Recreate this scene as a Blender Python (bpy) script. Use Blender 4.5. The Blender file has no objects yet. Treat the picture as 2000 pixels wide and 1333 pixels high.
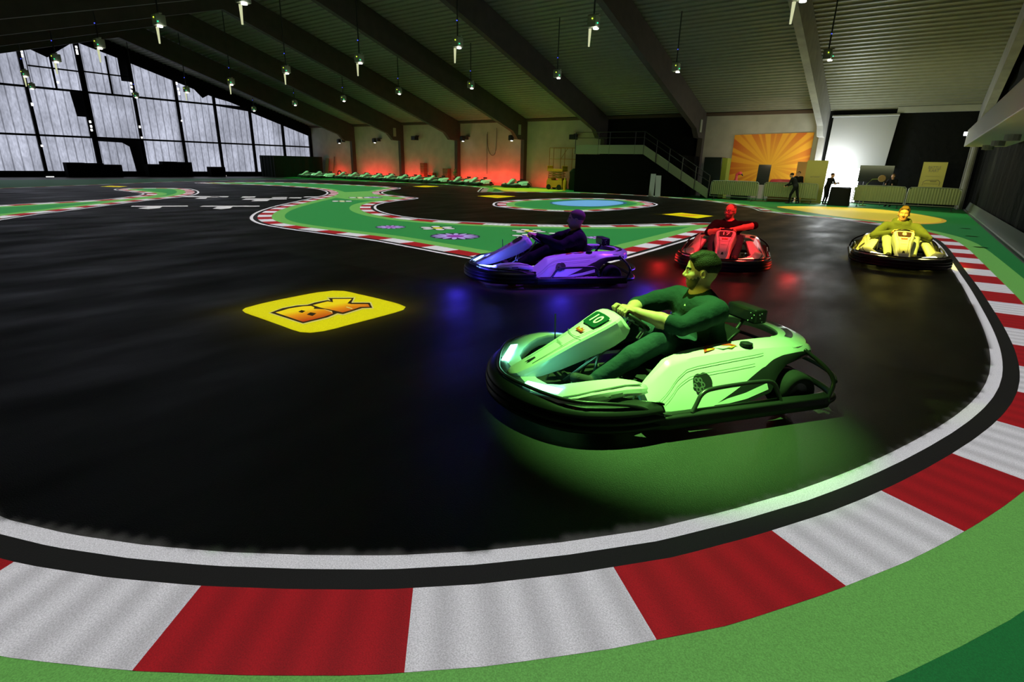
import bpy, bmesh, math, random
import numpy as np
from mathutils import Vector, Matrix
from mathutils.geometry import tessellate_polygon
random.seed(7)
PI = math.pi
S = bpy.context.scene
COL = S.collection

# ------------------------------------------------------------------ camera, world, exposure
FPX, YAW, PITCH, ROLL, EYE = 1058.6, -0.61818, 0.31488, 0.02345, 1.728   # focal length for a 2000 px wide frame
FW = np.array([math.sin(YAW)*math.cos(PITCH), math.cos(YAW)*math.cos(PITCH), -math.sin(PITCH)])
_r = np.array([math.cos(YAW), -math.sin(YAW), 0.0]); _u = np.cross(_r, FW)
RT = math.cos(ROLL)*_r + math.sin(ROLL)*_u
UP = -math.sin(ROLL)*_r + math.cos(ROLL)*_u
cam_d = bpy.data.cameras.new('camera'); cam = bpy.data.objects.new('camera', cam_d); COL.objects.link(cam)
cam_d.sensor_width = 36; cam_d.lens = FPX/2000*36; cam_d.clip_end = 300; cam_d.clip_start = 0.05
M = Matrix(((RT[0], UP[0], -FW[0], 0), (RT[1], UP[1], -FW[1], 0), (RT[2], UP[2], -FW[2], EYE), (0, 0, 0, 1)))
cam.matrix_world = M
S.camera = cam
S.view_settings.view_transform = 'Standard'; S.view_settings.look = 'None'
S.view_settings.exposure = 0.0; S.view_settings.gamma = 1.0; S.view_settings.use_curve_mapping = False
W = bpy.data.worlds.new('world'); S.world = W; W.use_nodes = True
W.node_tree.nodes['Background'].inputs[0].default_value = (0.55, 0.62, 0.45, 1)
W.node_tree.nodes['Background'].inputs[1].default_value = 0.004

def ray(px, py):
    return FW + RT*((px-1000)/FPX) - UP*((py-666.5)/FPX)
def at(px, py, z=0.0):                                   # where a sight line meets a level plane
    r = ray(px, py); t = (z-EYE)/r[2]; return (r[0]*t, r[1]*t)
def on_back(px, py, Y):
    r = ray(px, py); t = Y/r[1]; return (r[0]*t, EYE + r[2]*t)

# hall: X runs along the long back wall, Y towards it
Y0, EAVE, XL, XR, RY, RZ = 38.5, 5.2, -54.96, 2.3, 18.46, 11.1
BAYS = [-47.85 + 7.115*k for k in range(8)]
SLOPE = (RZ-EAVE)/(Y0-RY)
def roof_z(y): return RZ - SLOPE*abs(y-RY)

def light(kind, name, loc, energy, color, target=None, **kw):
    d = bpy.data.lights.new(name, kind); d.energy = energy; d.color = color
    for k, v in kw.items(): setattr(d, k, v)
    o = bpy.data.objects.new(name, d); COL.objects.link(o); o.location = loc
    if target is not None:
        o.rotation_euler = (Vector(target)-Vector(loc)).to_track_quat('-Z', 'Y').to_euler()
    return o

PROJ_E = 5200.0            # the ceiling projectors' light; its picture is put into the sheet colours
# coloured follow spots of the ceiling projectors, one per running kart
KARTS = [  # x, y, heading, name
    (-1.46, 4.07, -2.21), (-4.53, 7.40, -2.34), (-2.78, 10.89, -1.35), (-0.09, 13.59, -1.47)]
SP = [
    light('SPOT', 'spot_green', (-1.95, 4.25, 5.4), 4600, (0.29, 1.0, 0.17), (-1.26, 3.80, 0.15), spot_size=0.52, spot_blend=1.0, shadow_soft_size=0.03),
    light('SPOT', 'spot_violet', (-3.4, 9.2, 5.0), 1700, (0.30, 0.045, 1.0), (-4.40, 7.5, 0.3), spot_size=0.46, spot_blend=0.8, shadow_soft_size=0.05),
    light('SPOT', 'spot_red', (-1.5, 9.0, 5.0), 1700, (1.0, 0.03, 0.04), (-2.7, 10.9, 0.4), spot_size=0.42, spot_blend=0.8, shadow_soft_size=0.05),
    light('SPOT', 'spot_yellow', (-1.3, 11.2, 5.0), 5000, (1.0, 0.86, 0.07), (-0.1, 13.5, 0.4), spot_size=0.40, spot_blend=0.8, shadow_soft_size=0.05),
]
light('SPOT', 'spot_warm_face', (-5.2, 1.9, 3.0), 560, (0.55, 1.0, 0.06), (-1.40, 4.15, 0.88), spot_size=0.15, spot_blend=0.9, shadow_soft_size=0.05)
# daylight through the loading door in the back wall, right
light('POINT', 'door_daylight', (-4.25, 37.3, 2.0), 330, (0.92, 0.97, 1.0), shadow_soft_size=0.35)
light('AREA', 'wall_right_wash', (-1.6, 30.0, 3.0), 7, (0.8, 0.95, 0.7), (2.3, 30.0, 1.2), shape='RECTANGLE', size=6, size_y=1.5)
light('AREA', 'barrier_fill', (-3.0, 30.5, 2.4), 120, (0.95, 1.0, 0.55), (-3.0, 35.5, 1.0), shape='RECTANGLE', size=10, size_y=.8)  # added fill that brightens the barriers from the front
light('SPOT', 'board_fill', (-.6, 34.0, 3.2), 60, (1.0, 0.95, 0.45), (.5, 37.4, 1.7), spot_size=.75, spot_blend=1.0, shadow_soft_size=.1)  # added spot that brightens the yellow poster board
light('SPOT', 'poster_wash', (-8.0, 33.2, 3.4), 260, (1.0, 0.72, 0.45), (-8.0, 38.5, 2.6), spot_size=1.7, spot_blend=1.0, shadow_soft_size=0.2)
for i, (x, w) in enumerate([(-50.2, 60), (-44.6, 150), (-38.5, 150), (-33.2, 60), (-30.5, 150), (-27.9, 90), (-24.4, 28)]):
    light('AREA', 'red_uplight', (x, 37.6, 0.12), w*0.8, (1.0, 0.03, 0.03), (x, 38.6, 0.75), shape='RECTANGLE', size=4.2 if w > 100 else 2.2, size_y=0.1)
light('AREA', 'wall_bounce', (-33, 31.0, 1.0), 150, (0.62, 1.0, 0.35), (-33, 38.5, 2.4), shape='RECTANGLE', size=36, size_y=2)
light('AREA', 'ceiling_bounce', (-22, 24.0, 0.6), 26, (0.75, 1.0, 0.45), (-22, 26.0, 8.0), shape='RECTANGLE', size=45, size_y=12)
light('AREA', 'ceiling_bounce_right', (-2.5, 31.0, 2.5), 34, (0.85, 0.98, 0.72), (-1.5, 31.0, 7.0), shape='RECTANGLE', size=5, size_y=8)

# ------------------------------------------------------------------ materials
def mat(name, col, rough=0.6, metal=0.0, spec=0.5, noise=None, bump=None, emit=None, coat=0.0):
    m = bpy.data.materials.new(name); m.use_nodes = True; nt = m.node_tree; b = nt.nodes['Principled BSDF']
    b.inputs['Base Color'].default_value = (*col, 1); b.inputs['Roughness'].default_value = rough
    b.inputs['Metallic'].default_value = metal; b.inputs['Specular IOR Level'].default_value = spec
    if coat: b.inputs['Coat Weight'].default_value = coat; b.inputs['Coat Roughness'].default_value = 0.15
    if noise:
        sc, amt = noise
        tc = nt.nodes.new('ShaderNodeTexCoord'); n = nt.nodes.new('ShaderNodeTexNoise'); n.inputs['Scale'].default_value = sc; n.inputs['Detail'].default_value = 4
        r = nt.nodes.new('ShaderNodeValToRGB'); r.color_ramp.elements[0].position = .3; r.color_ramp.elements[1].position = .7
        r.color_ramp.elements[0].color = (*[c*(1-amt) for c in col], 1); r.color_ramp.elements[1].color = (*[min(1, c*(1+amt)) for c in col], 1)
        nt.links.new(tc.outputs['Object'], n.inputs['Vector']); nt.links.new(n.outputs['Fac'], r.inputs['Fac']); nt.links.new(r.outputs['Color'], b.inputs['Base Color'])
    if bump:
        sc, st, dist = bump
        tc = nt.nodes.new('ShaderNodeTexCoord'); n = nt.nodes.new('ShaderNodeTexNoise'); n.inputs['Scale'].default_value = sc; n.inputs['Detail'].default_value = 3
        bp = nt.nodes.new('ShaderNodeBump'); bp.inputs['Strength'].default_value = st; bp.inputs['Distance'].default_value = dist
        nt.links.new(tc.outputs['Object'], n.inputs['Vector']); nt.links.new(n.outputs['Fac'], bp.inputs['Height']); nt.links.new(bp.outputs['Normal'], b.inputs['Normal'])
    if emit:
        b.inputs['Emission Color'].default_value = (*emit[0], 1); b.inputs['Emission Strength'].default_value = emit[1]
    return m
def srgb(*c): return tuple(((x/255)/12.92 if x/255 <= .04045 else ((x/255+.055)/1.055)**2.4) for x in c)

def painted_projection(name, col, ridges=False):  # projected light put into the colour of a floor sheet
    m = mat(name, col, 0.55, spec=0.25)
    nt = m.node_tree; b = nt.nodes['Principled BSDF']
    tc = nt.nodes.new('ShaderNodeTexCoord'); n = nt.nodes.new('ShaderNodeTexNoise'); n.inputs['Scale'].default_value = 170; n.inputs['Detail'].default_value = 2
    nt.links.new(tc.outputs['Object'], n.inputs['Vector'])
    r = nt.nodes.new('ShaderNodeMapRange'); r.inputs['From Min'].default_value = .3; r.inputs['From Max'].default_value = .7
    r.inputs['To Min'].default_value = .74; r.inputs['To Max'].default_value = 1.2; nt.links.new(n.outputs['Fac'], r.inputs['Value'])
    val = r.outputs['Result']
    if ridges:
        uv = nt.nodes.new('ShaderNodeUVMap'); sx = nt.nodes.new('ShaderNodeSeparateXYZ'); nt.links.new(uv.outputs[0], sx.inputs[0])
        mu = nt.nodes.new('ShaderNodeMath'); mu.operation = 'MULTIPLY'; mu.inputs[1].default_value = 2*PI*5; nt.links.new(sx.outputs['X'], mu.inputs[0])
        si = nt.nodes.new('ShaderNodeMath'); si.operation = 'SINE'; nt.links.new(mu.outputs[0], si.inputs[0])
        r2 = nt.nodes.new('ShaderNodeMapRange'); r2.inputs['From Min'].default_value = -1; r2.inputs['To Min'].default_value = .78; r2.inputs['To Max'].default_value = 1.03
        nt.links.new(si.outputs[0], r2.inputs['Value'])
        m2 = nt.nodes.new('ShaderNodeMath'); m2.operation = 'MULTIPLY'; nt.links.new(val, m2.inputs[0]); nt.links.new(r2.outputs[0], m2.inputs[1]); val = m2.outputs[0]
    mix = nt.nodes.new('ShaderNodeVectorMath'); mix.operation = 'SCALE'; mix.inputs[0].default_value = col; nt.links.new(val, mix.inputs['Scale'])
    nt.links.new(mix.outputs[0], b.inputs['Base Color'])
    bp = nt.nodes.new('ShaderNodeBump'); bp.inputs['Strength'].default_value = .35; bp.inputs['Distance'].default_value = .004
    nt.links.new(n.outputs['Fac'], bp.inputs['Height']); nt.links.new(bp.outputs[0], b.inputs['Normal'])
    return m

def asphalt():
    m = mat('asphalt', (0.1, 0.1, 0.09), 0.42, spec=0.5); nt = m.node_tree; b = nt.nodes['Principled BSDF']
    tc = nt.nodes.new('ShaderNodeTexCoord')
    n = nt.nodes.new('ShaderNodeTexNoise'); n.inputs['Scale'].default_value = 1.3; n.inputs['Detail'].default_value = 6
    n2 = nt.nodes.new('ShaderNodeTexNoise'); n2.inputs['Scale'].default_value = 120; n2.inputs['Detail'].default_value = 2
    mp = nt.nodes.new('ShaderNodeMapping'); mp.inputs['Scale'].default_value = (1, .35, 1)
    nt.links.new(tc.outputs['Object'], mp.inputs[0]); nt.links.new(mp.outputs[0], n.inputs['Vector']); nt.links.new(tc.outputs['Object'], n2.inputs['Vector'])
    r = nt.nodes.new('ShaderNodeMapRange'); r.inputs['From Min'].default_value = .3; r.inputs['From Max'].default_value = .7; r.inputs['To Min'].default_value = .38; r.inputs['To Max'].default_value = .62
    nt.links.new(n.outputs['Fac'], r.inputs['Value']); nt.links.new(r.outputs[0], b.inputs['Roughness'])
    c = nt.nodes.new('ShaderNodeValToRGB'); c.color_ramp.elements[0].position = .3; c.color_ramp.elements[1].position = .75
    c.color_ramp.elements[0].color = (.030, .030, .026, 1); c.color_ramp.elements[1].color = (.050, .048, .042, 1)
    nt.links.new(n2.outputs['Fac'], c.inputs['Fac']); nt.links.new(c.outputs[0], b.inputs['Base Color'])
    ad = nt.nodes.new('ShaderNodeMath'); ad.operation = 'MULTIPLY_ADD'; ad.inputs[1].default_value = 2.0; nt.links.new(n.outputs['Fac'], ad.inputs[0]); nt.links.new(n2.outputs['Fac'], ad.inputs[2])
    bp = nt.nodes.new('ShaderNodeBump'); bp.inputs['Strength'].default_value = .5; bp.inputs['Distance'].default_value = .006
    nt.links.new(ad.outputs[0], bp.inputs['Height']); nt.links.new(bp.outputs[0], b.inputs['Normal'])
    return m

def emis(name, col, st):
    m = bpy.data.materials.new(name); m.use_nodes = True; nt = m.node_tree
    for n in list(nt.nodes): nt.nodes.remove(n)
    e = nt.nodes.new('ShaderNodeEmission'); e.inputs[0].default_value = (*col, 1); e.inputs[1].default_value = st
    o = nt.nodes.new('ShaderNodeOutputMaterial'); nt.links.new(e.outputs[0], o.inputs[0]); return m

MT = dict(
    asphalt=asphalt(),
    line=painted_projection('white_line', (.74, .73, .76)), white=painted_projection('kerb_white', (.72, .71, .74), True),
    red=painted_projection('kerb_red', srgb(165, 14, 24), True), gap=painted_projection('unlit_black', (.006, .006, .005)),
    lgreen=painted_projection('light_green', srgb(104, 172, 80)), green=painted_projection('grass_green', srgb(40, 135, 62)),
    dgreen=painted_projection('deep_green', srgb(22, 112, 50)), sand=painted_projection('sand', srgb(255, 205, 60)), sande=painted_projection('sand_rim', srgb(238, 170, 60)),
    water=painted_projection('water_blue', srgb(110, 175, 225)), waterd=painted_projection('water_dark', srgb(40, 95, 125)),
    yel=painted_projection('sign_yellow', (.80, .80, .02)), purp=painted_projection('petal_lilac', srgb(180, 160, 225)), purpc=painted_projection('flower_purple', srgb(140, 50, 160)), navy=painted_projection('flower_outline', srgb(30, 20, 60)),
    black=mat('black_plastic', (.018, .018, .018), .38, spec=.3, bump=(40, .1, .004)), tube=mat('black_steel', (.03, .03, .03), .3, spec=.6),
    body=mat('white_body', (.78, .78, .78), .28, spec=.5, coat=.4), bodyblack=mat('body_black', (.02, .02, .022), .3, spec=.5, coat=.3),
    tyre=mat('tyre', (.03, .03, .03), .75, spec=.12, bump=(60, .2, .003)), rim=mat('rim', (.08, .08, .085), .4, metal=.6), steel=mat('steel', (.6, .6, .6), .3, metal=.9),
    seat=mat('seat_plastic', (.012, .012, .012), .4, spec=.12), badge=mat('badge', (.005, .06, .03), .35), badged=mat('badge_dark', (.05, .02, .02), .35), textw=mat('text_white', (.85, .85, .85), .4),
    logo_r=mat('logo_red', (.65, .05, .02), .4), logo_y=mat('logo_yellow', (.8, .4, .03), .4), gline=mat('graphic_grey', (.12, .13, .12), .4), pan=mat('floor_pan', (.04, .04, .04), .4, metal=.3),
    lampL=emis('lamp_cover', (1, 1, 1), 1.0),
    skin=mat('skin', srgb(205, 150, 120), .55, bump=(90, .08, .002)), hairb=mat('hair_brown', (.022, .014, .010), .55, spec=.12, bump=(120, .9, .006)), beard=mat('stubble', (.17, .105, .075), .75, spec=.12, bump=(160, .7, .003)),
    shirt=mat('shirt_dark', (.014, .030, .034), .85, spec=.12, bump=(9, .6, .03)), jeans=mat('jeans', (.028, .052, .065), .85, spec=.12, bump=(11, .55, .025)), shoe=mat('shoe', (.05, .05, .055), .6, spec=.12),
    eye=mat('eye', (.4, .4, .38), .2), lip=mat('lip', srgb(170, 100, 85), .5), shirtd=mat('shirt_black', (.010, .010, .012), .85, spec=.12, bump=(9, .6, .03)),
    hood=mat('hoodie', (.09, .11, .05), .9, spec=.12, bump=(9, .6, .03)), jeansl=mat('jeans_light', (.35, .42, .42), .85, spec=.12, bump=(11, .5, .02)), hairl=mat('hair_light', (.16, .09, .04), .6, spec=.12, bump=(120, .9, .005)),
    hairs=mat('hair_shaved', (.14, .09, .07), .7, spec=.12), coat=mat('coat', (.008, .008, .009), .9, spec=.2), glass=mat('spectacles', (.02, .02, .02), .3),
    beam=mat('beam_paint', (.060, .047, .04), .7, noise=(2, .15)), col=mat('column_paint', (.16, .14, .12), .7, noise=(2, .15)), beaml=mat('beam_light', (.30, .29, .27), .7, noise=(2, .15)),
    wall=mat('wall_plaster', (.42, .42, .36), .85, noise=(1.5, .10), bump=(6, .15, .01)), blackwall=mat('black_curtain', (.008, .0085, .008), .9, spec=.15, bump=(3, .7, .06)),
    ceil=mat('ceiling_sheet', (.22, .22, .165), .45, metal=.0, noise=(3, .08)), trim=mat('trim_dark', (.10, .065, .045), .7), kick=mat('kick_foam', (.11, .13, .10), .75),
    screen=mat('roller_screen', (.42, .42, .42), .8), duct=mat('duct_white', (.60, .62, .56), .55), frame=mat('frame_black', (.005, .005, .005), .8, spec=.05), cloth=mat('black_cloth', (.01, .016, .012), .95, bump=(4, .5, .04)),
    drape=mat('barrier_sheet', (.30, .33, .16), .6), galv=mat('galvanised', (.35, .38, .30), .45, metal=.5), board=mat('board_yellow', (.58, .52, .14), .6), boardb=mat('board_brown', (.30, .17, .05), .6),
    ink=mat('board_ink', (.33, .30, .16), .6), tvs=mat('tv_black', (.02, .028, .028), .15), pink=mat('inflatable_pink', srgb(215, 80, 90), .3), greend=mat('green_panel', (.22, .30, .03), .6),
    liftY=mat('lift_yellow', (.85, .33, .01), .5), card=mat('carton', (.22, .11, .06), .8), plank=mat('plank', (.12, .07, .05), .8), offwhite=mat('fascia_white', (.30, .33, .24), .7), led_g=emis('led_green', (.02, 1, .3), 2.5), led_y=emis('led_yellow', (.6, .9, .05), 2.5), led_b=emis('led_blue', (.05, .08, 1), 2.5),
    lens=emis('projector_lens', (1, 1, .93), 9.0), strip=emis('lens_lit_strip', (.82, .86, .50), .75), housing=mat('housing', (.34, .35, .27), .6), daylight=emis('daylight', (.95, 1, 1), 7.0), leaf=mat('leaf', (.05, .22, .09), .6),
)

# ------------------------------------------------------------------ object helpers
def tag(o, label=None, cat=None, group=None, kind=None):
    if label: o['label'] = label
    if cat: o['category'] = cat
    if group: o['group'] = group
    if kind: o['kind'] = kind
    return o
def thing(name, label, cat, loc=(0, 0, 0), rz=0, group=None):
    o = bpy.data.objects.new(name, None); COL.objects.link(o); o.location = loc; o.rotation_euler = (0, 0, rz); o.empty_display_size = .2
    return tag(o, label, cat, group)
def link(name, me, parent=None, smooth=None):
    o = bpy.data.objects.new(name, me); COL.objects.link(o)
    if parent: o.parent = parent
    return o
def mesh(name, V, F, mats, parent=None, smooth=False, mi=None, uv=None, loc=None):
    me = bpy.data.meshes.new(name); me.from_pydata([tuple(map(float, v)) for v in V], [], [tuple(int(i) for i in f) for f in F])
    if not isinstance(mats, (list, tuple)): mats = [mats]
    for m in mats: me.materials.append(m if not isinstance(m, str) else MT[m])
    if mi is not None: me.polygons.foreach_set('material_index', list(mi))
    if smooth: me.polygons.foreach_set('use_smooth', [True]*len(me.polygons))
    if uv is not None:
        l = me.uv_layers.new(name='UVMap'); l.data.foreach_set('uv', [c for f in uv for p in f for c in p])
    me.update()
    o = link(name, me, parent)
    if loc: o.location = loc
    return o
class MB:                                                # collects shapes, builds ONE mesh
    def __init__(s): s.V = []; s.F = []; s.MI = []
    def add(s, V, F, mi=0):
        n = len(s.V); s.V += [tuple(v) for v in V]; s.F += [tuple(i+n for i in f) for f in F]; s.MI += [mi]*len(F); return s
    def box(s, c, d, mi=0, R=None):
        P = [Vector((x*d[0]/2, y*d[1]/2, z*d[2]/2)) for x in (-1, 1) for y in (-1, 1) for z in (-1, 1)]
        if R is not None: P = [R @ p for p in P]
        P = [p+Vector(c) for p in P]
        return s.add(P, [(0, 1, 3, 2), (4, 6, 7, 5), (0, 4, 5, 1), (2, 3, 7, 6), (0, 2, 6, 4), (1, 5, 7, 3)], mi)
    def tube(s, pts, r, n=8, mi=0, closed=False):
        pts = [Vector(p) for p in pts]; N = len(pts); V = []; F = []
        for i, p in enumerate(pts):
            a = pts[(i-1) % N] if (closed or i > 0) else p; b = pts[(i+1) % N] if (closed or i < N-1) else p
            d = (b-a).normalized(); ref = Vector((0, 0, 1)) if abs(d.z) < .95 else Vector((1, 0, 0))
            x = d.cross(ref).normalized(); y = x.cross(d).normalized(); rr = r[i] if isinstance(r, (list, tuple)) else r
            V += [p + x*math.cos(2*PI*k/n)*rr + y*math.sin(2*PI*k/n)*rr for k in range(n)]
        for i in range(N if closed else N-1):
            for k in range(n):
                a, b = i*n+k, i*n+(k+1) % n; c, d = ((i+1) % N)*n+(k+1) % n, ((i+1) % N)*n+k; F.append((a, b, c, d))
        if not closed: F.append(tuple(range(n-1, -1, -1))); F.append(tuple(range((N-1)*n, N*n)))
        return s.add(V, F, mi)
    def lathe(s, prof, c, axis='y', n=24, mi=0):
        V = []; F = []
        for r, h in prof:
            for k in range(n):
                a = 2*PI*k/n; x, y = r*math.cos(a), r*math.sin(a)
                p = {'y': (x, h, y), 'z': (x, y, h), 'x': (h, x, y)}[axis]; V.append((p[0]+c[0], p[1]+c[1], p[2]+c[2]))
        for i in range(len(prof)-1):
            for k in range(n): F.append((i*n+k, i*n+(k+1) % n, (i+1)*n+(k+1) % n, (i+1)*n+k))
        F.append(tuple(range(n))); F.append(tuple(range((len(prof)-1)*n, len(prof)*n)))
        return s.add(V, F, mi)
    def loft(s, secs, closed=False, cap=False, mi=0):
        n = len(secs[0]); V = [p for q in secs for p in q]; F = []
        for i in range(len(secs)-1):
            for k in range(n if closed else n-1):
                F.append((i*n+k, i*n+(k+1) % n, (i+1)*n+(k+1) % n, (i+1)*n+k))
        if cap: F.append(tuple(range(n-1, -1, -1))); F.append(tuple(range((len(secs)-1)*n, len(secs)*n)))
        return s.add(V, F, mi)
    def build(s, name, mats, parent=None, smooth=False, solid=0, bevel=0, sub=0, loc=None, crease=None):
        o = mesh(name, s.V, s.F, mats, parent, smooth or bool(crease), s.MI, loc=loc)
        bm = bmesh.new(); bm.from_mesh(o.data); bmesh.ops.recalc_face_normals(bm, faces=bm.faces); bm.to_mesh(o.data); bm.free()
        if crease: o.data.set_sharp_from_angle(angle=math.radians(crease))
        if sub: m = o.modifiers.new('sub', 'SUBSURF'); m.levels = sub; m.render_levels = sub
        if solid: m = o.modifiers.new('solid', 'SOLIDIFY'); m.thickness = solid; m.offset = -1
        if bevel: m = o.modifiers.new('bevel', 'BEVEL'); m.width = bevel; m.segments = 2; m.limit_method = 'ANGLE'
        return o
def rounded(pts, it=2):                                  # Chaikin corner cutting of an open path
    pts = [Vector(p) for p in pts]
    for _ in range(it):
        q = [pts[0]]
        for a, b in zip(pts, pts[1:]): q += [a.lerp(b, .25), a.lerp(b, .75)]
        q.append(pts[-1]); pts = q
    return pts
def poly(name, P, m, z, parent=None, holes=None, kind=None):
    loops = [[Vector((x, y, 0)) for x, y in P]] + [[Vector((x, y, 0)) for x, y in h] for h in (holes or [])]
    T = tessellate_polygon(loops); V = [(v.x, v.y, z) for l in loops for v in l]
    F = []
    for t in T:
        a, b, c = [Vector(V[i]) for i in t]; F.append(t if (b-a).cross(c-a).z > 0 else (t[0], t[2], t[1]))
    return mesh(name, V, F, m, parent)
def add_poly(mb, P, z, mi=0):
    loop = [Vector((x, y, 0)) for x, y in P]; T = tessellate_polygon([loop]); V = [(v.x, v.y, z) for v in loop]; F = []
    for t in T:
        a, b, c = [Vector(V[i]) for i in t]; F.append(t if (b-a).cross(c-a).z > 0 else (t[0], t[2], t[1]))
    mb.add(V, F, mi)
_cv = {}
def text_tris(txt, size):
    k = (txt,)
    if k not in _cv:
        c = bpy.data.curves.new('t', 'FONT'); c.body = txt; c.size = 1; c.align_x = 'CENTER'; c.align_y = 'CENTER'; c.offset = .018
        o = bpy.data.objects.new('t', c); COL.objects.link(o); dg = bpy.context.evaluated_depsgraph_get(); dg.update()
        me = o.evaluated_get(dg).to_mesh(); _cv[k] = ([v.co.copy() for v in me.vertices], [tuple(p.vertices) for p in me.polygons])
        bpy.data.objects.remove(o)
    V, F = _cv[k]; return [v*size for v in V], F

# ------------------------------------------------------------------ floor graphics: projected light put into coloured sheets
def spline(P, closed, step=.18):
    P = [np.array(p, float) for p in P]; n = len(P); out = []
    for i in range(n if closed else n-1):
        if closed: a, b, c, d = P[i-1], P[i], P[(i+1) % n], P[(i+2) % n]
        else: a, b, c, d = P[max(i-1, 0)], P[i], P[i+1], P[min(i+2, n-1)]
        L = np.linalg.norm(c-b); m = max(1, min(40, int(L/step)))
        # centripetal Catmull-Rom
        t0 = 0; t1 = t0+max(np.linalg.norm(b-a), 1e-4)**.5; t2 = t1+max(L, 1e-4)**.5; t3 = t2+max(np.linalg.norm(d-c), 1e-4)**.5
        for k in range(m):
            t = t1+(t2-t1)*k/m
            if i == 0 and not closed or np.allclose(a, b): A1 = b
            else: A1 = (t1-t)/(t1-t0)*a+(t-t0)/(t1-t0)*b
            A2 = (t2-t)/(t2-t1)*b+(t-t1)/(t2-t1)*c
            A3 = c if np.allclose(c, d) else (t3-t)/(t3-t2)*c+(t-t2)/(t3-t2)*d
            B1 = (t2-t)/(t2-t0)*A1+(t-t0)/(t2-t0)*A2; B2 = (t3-t)/(t3-t1)*A2+(t-t1)/(t3-t1)*A3
            out.append((t2-t)/(t2-t1)*B1+(t-t1)/(t2-t1)*B2)
    if not closed: out.append(P[-1])
    return np.array(out)
def resample(P, step, closed=True):
    Q = np.vstack([P, P[:1]]) if closed else P
    d = np.r_[0, np.cumsum(np.linalg.norm(np.diff(Q, axis=0), axis=1))]; n = max(8, int(d[-1]/step)); t = np.linspace(0, d[-1], n+1)
    R = np.c_[np.interp(t, d, Q[:, 0]), np.interp(t, d, Q[:, 1])]
    return (R[:-1] if closed else R), d[-1]
def area(P): x, y = P[:, 0], P[:, 1]; return .5*np.sum(x*np.roll(y, -1)-y*np.roll(x, -1))
def normals(P, closed=True):
    T = (np.roll(P, -1, 0)-np.roll(P, 1, 0)) if closed else np.gradient(P, axis=0)
    T /= np.linalg.norm(T, axis=1)[:, None]+1e-9; return np.c_[-T[:, 1], T[:, 0]]
def mind(Q, P):
    A = P; B = np.roll(P, -1, 0); out = np.full(len(Q), 1e9)
    for i in range(0, len(Q), 400):
        q = Q[i:i+400, None, :]; AB = (B-A)[None]; t = np.clip(((q-A)*AB).sum(-1)/((AB**2).sum(-1)+1e-12), 0, 1)
        out[i:i+400] = np.sqrt((((A+AB*t[..., None])-q)**2).sum(-1)).min(1)
    return out
def inside(Q, P):
    c = np.zeros(len(Q), bool); x, y = Q[:, 0], Q[:, 1]
    for (ax, ay), (bx, by) in zip(P, np.roll(P, -1, 0)):
        if ay == by: continue
        m = (ay > y) != (by > y); c ^= m & (x < (bx-ax)*(y-ay)/(by-ay)+ax)
    return c
W_LINE, W_GAP, W_KERB, W_LG = .09, .21, .615, 1.0
STRIPE = .86
def bands(root, P, inward, phase=0.0, stripe=.86):
    """white line, unlit black gap, striped kerb and light green border along closed curve P, laid towards `inward`"""
    sgn = 1 if (area(P) > 0) == inward else -1
    Q, L = resample(P, .11); N = normals(Q)*sgn; n = len(Q)
    nst = max(2, int(round(L/stripe/2))*2); s = (np.arange(n+1)/n*nst+phase)
    offs = {}
    for w in (0, W_LINE, W_GAP, W_KERB, W_LG):
        O = Q+N*w; ok = mind(O, P) > w-.03 if w else np.ones(n, bool); offs[w] = (O, ok)
    def band(name, w0, w1, mats, z, pick=None):
        A, ka = offs[w0]; B, kb = offs[w1]; V = []; F = []; MI = []; UV = []
        for i in range(n):
            j = (i+1) % n
            if not (ka[i] and ka[j] and kb[i] and kb[j]): continue
            b = len(V)
            cuts = [0, 1]; a0, a1 = s[i], s[i+1]
            if pick and int(a0) != int(a1-1e-9): cuts = [0, (int(a1-1e-9)-a0)/(a1-a0), 1]
            for c0, c1 in zip(cuts, cuts[1:]):
                b = len(V); f = lambda C, c: C[i]*(1-c)+C[j]*c
                q = [f(A, c0), f(A, c1), f(B, c1), f(B, c0)]
                if (q[1][0]-q[0][0])*(q[2][1]-q[0][1])-(q[1][1]-q[0][1])*(q[2][0]-q[0][0]) < 0: q = [q[0], q[3], q[2], q[1]]; uu = [c0, c0, c1, c1]
                else: uu = [c0, c1, c1, c0]
                V += [(p[0], p[1], z) for p in q]; F.append((b, b+1, b+2, b+3)); sm = a0+(a1-a0)*(c0+c1)/2
                MI.append(int(sm) % 2 if pick else 0); UV.append([(a0+(a1-a0)*c, 0) for c in uu])
        return mesh(name, V, F, mats, root, mi=MI, uv=UV)
    band('border_line', 0, W_LINE, ['line'], .0050)
    band('unlit_black', W_LINE, W_GAP, ['gap'], .0045)  # unlit floor between line and kerb, put in as black colour
    band('kerb', W_GAP, W_KERB, ['white', 'red'], .0050, True)
    O, ok = offs[W_LG]; core = O[ok]
    G, ok2 = offs[W_KERB]
    return core, G[ok2]

MASK = []                                                # (polygon, colour, add) for the projected light
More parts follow.
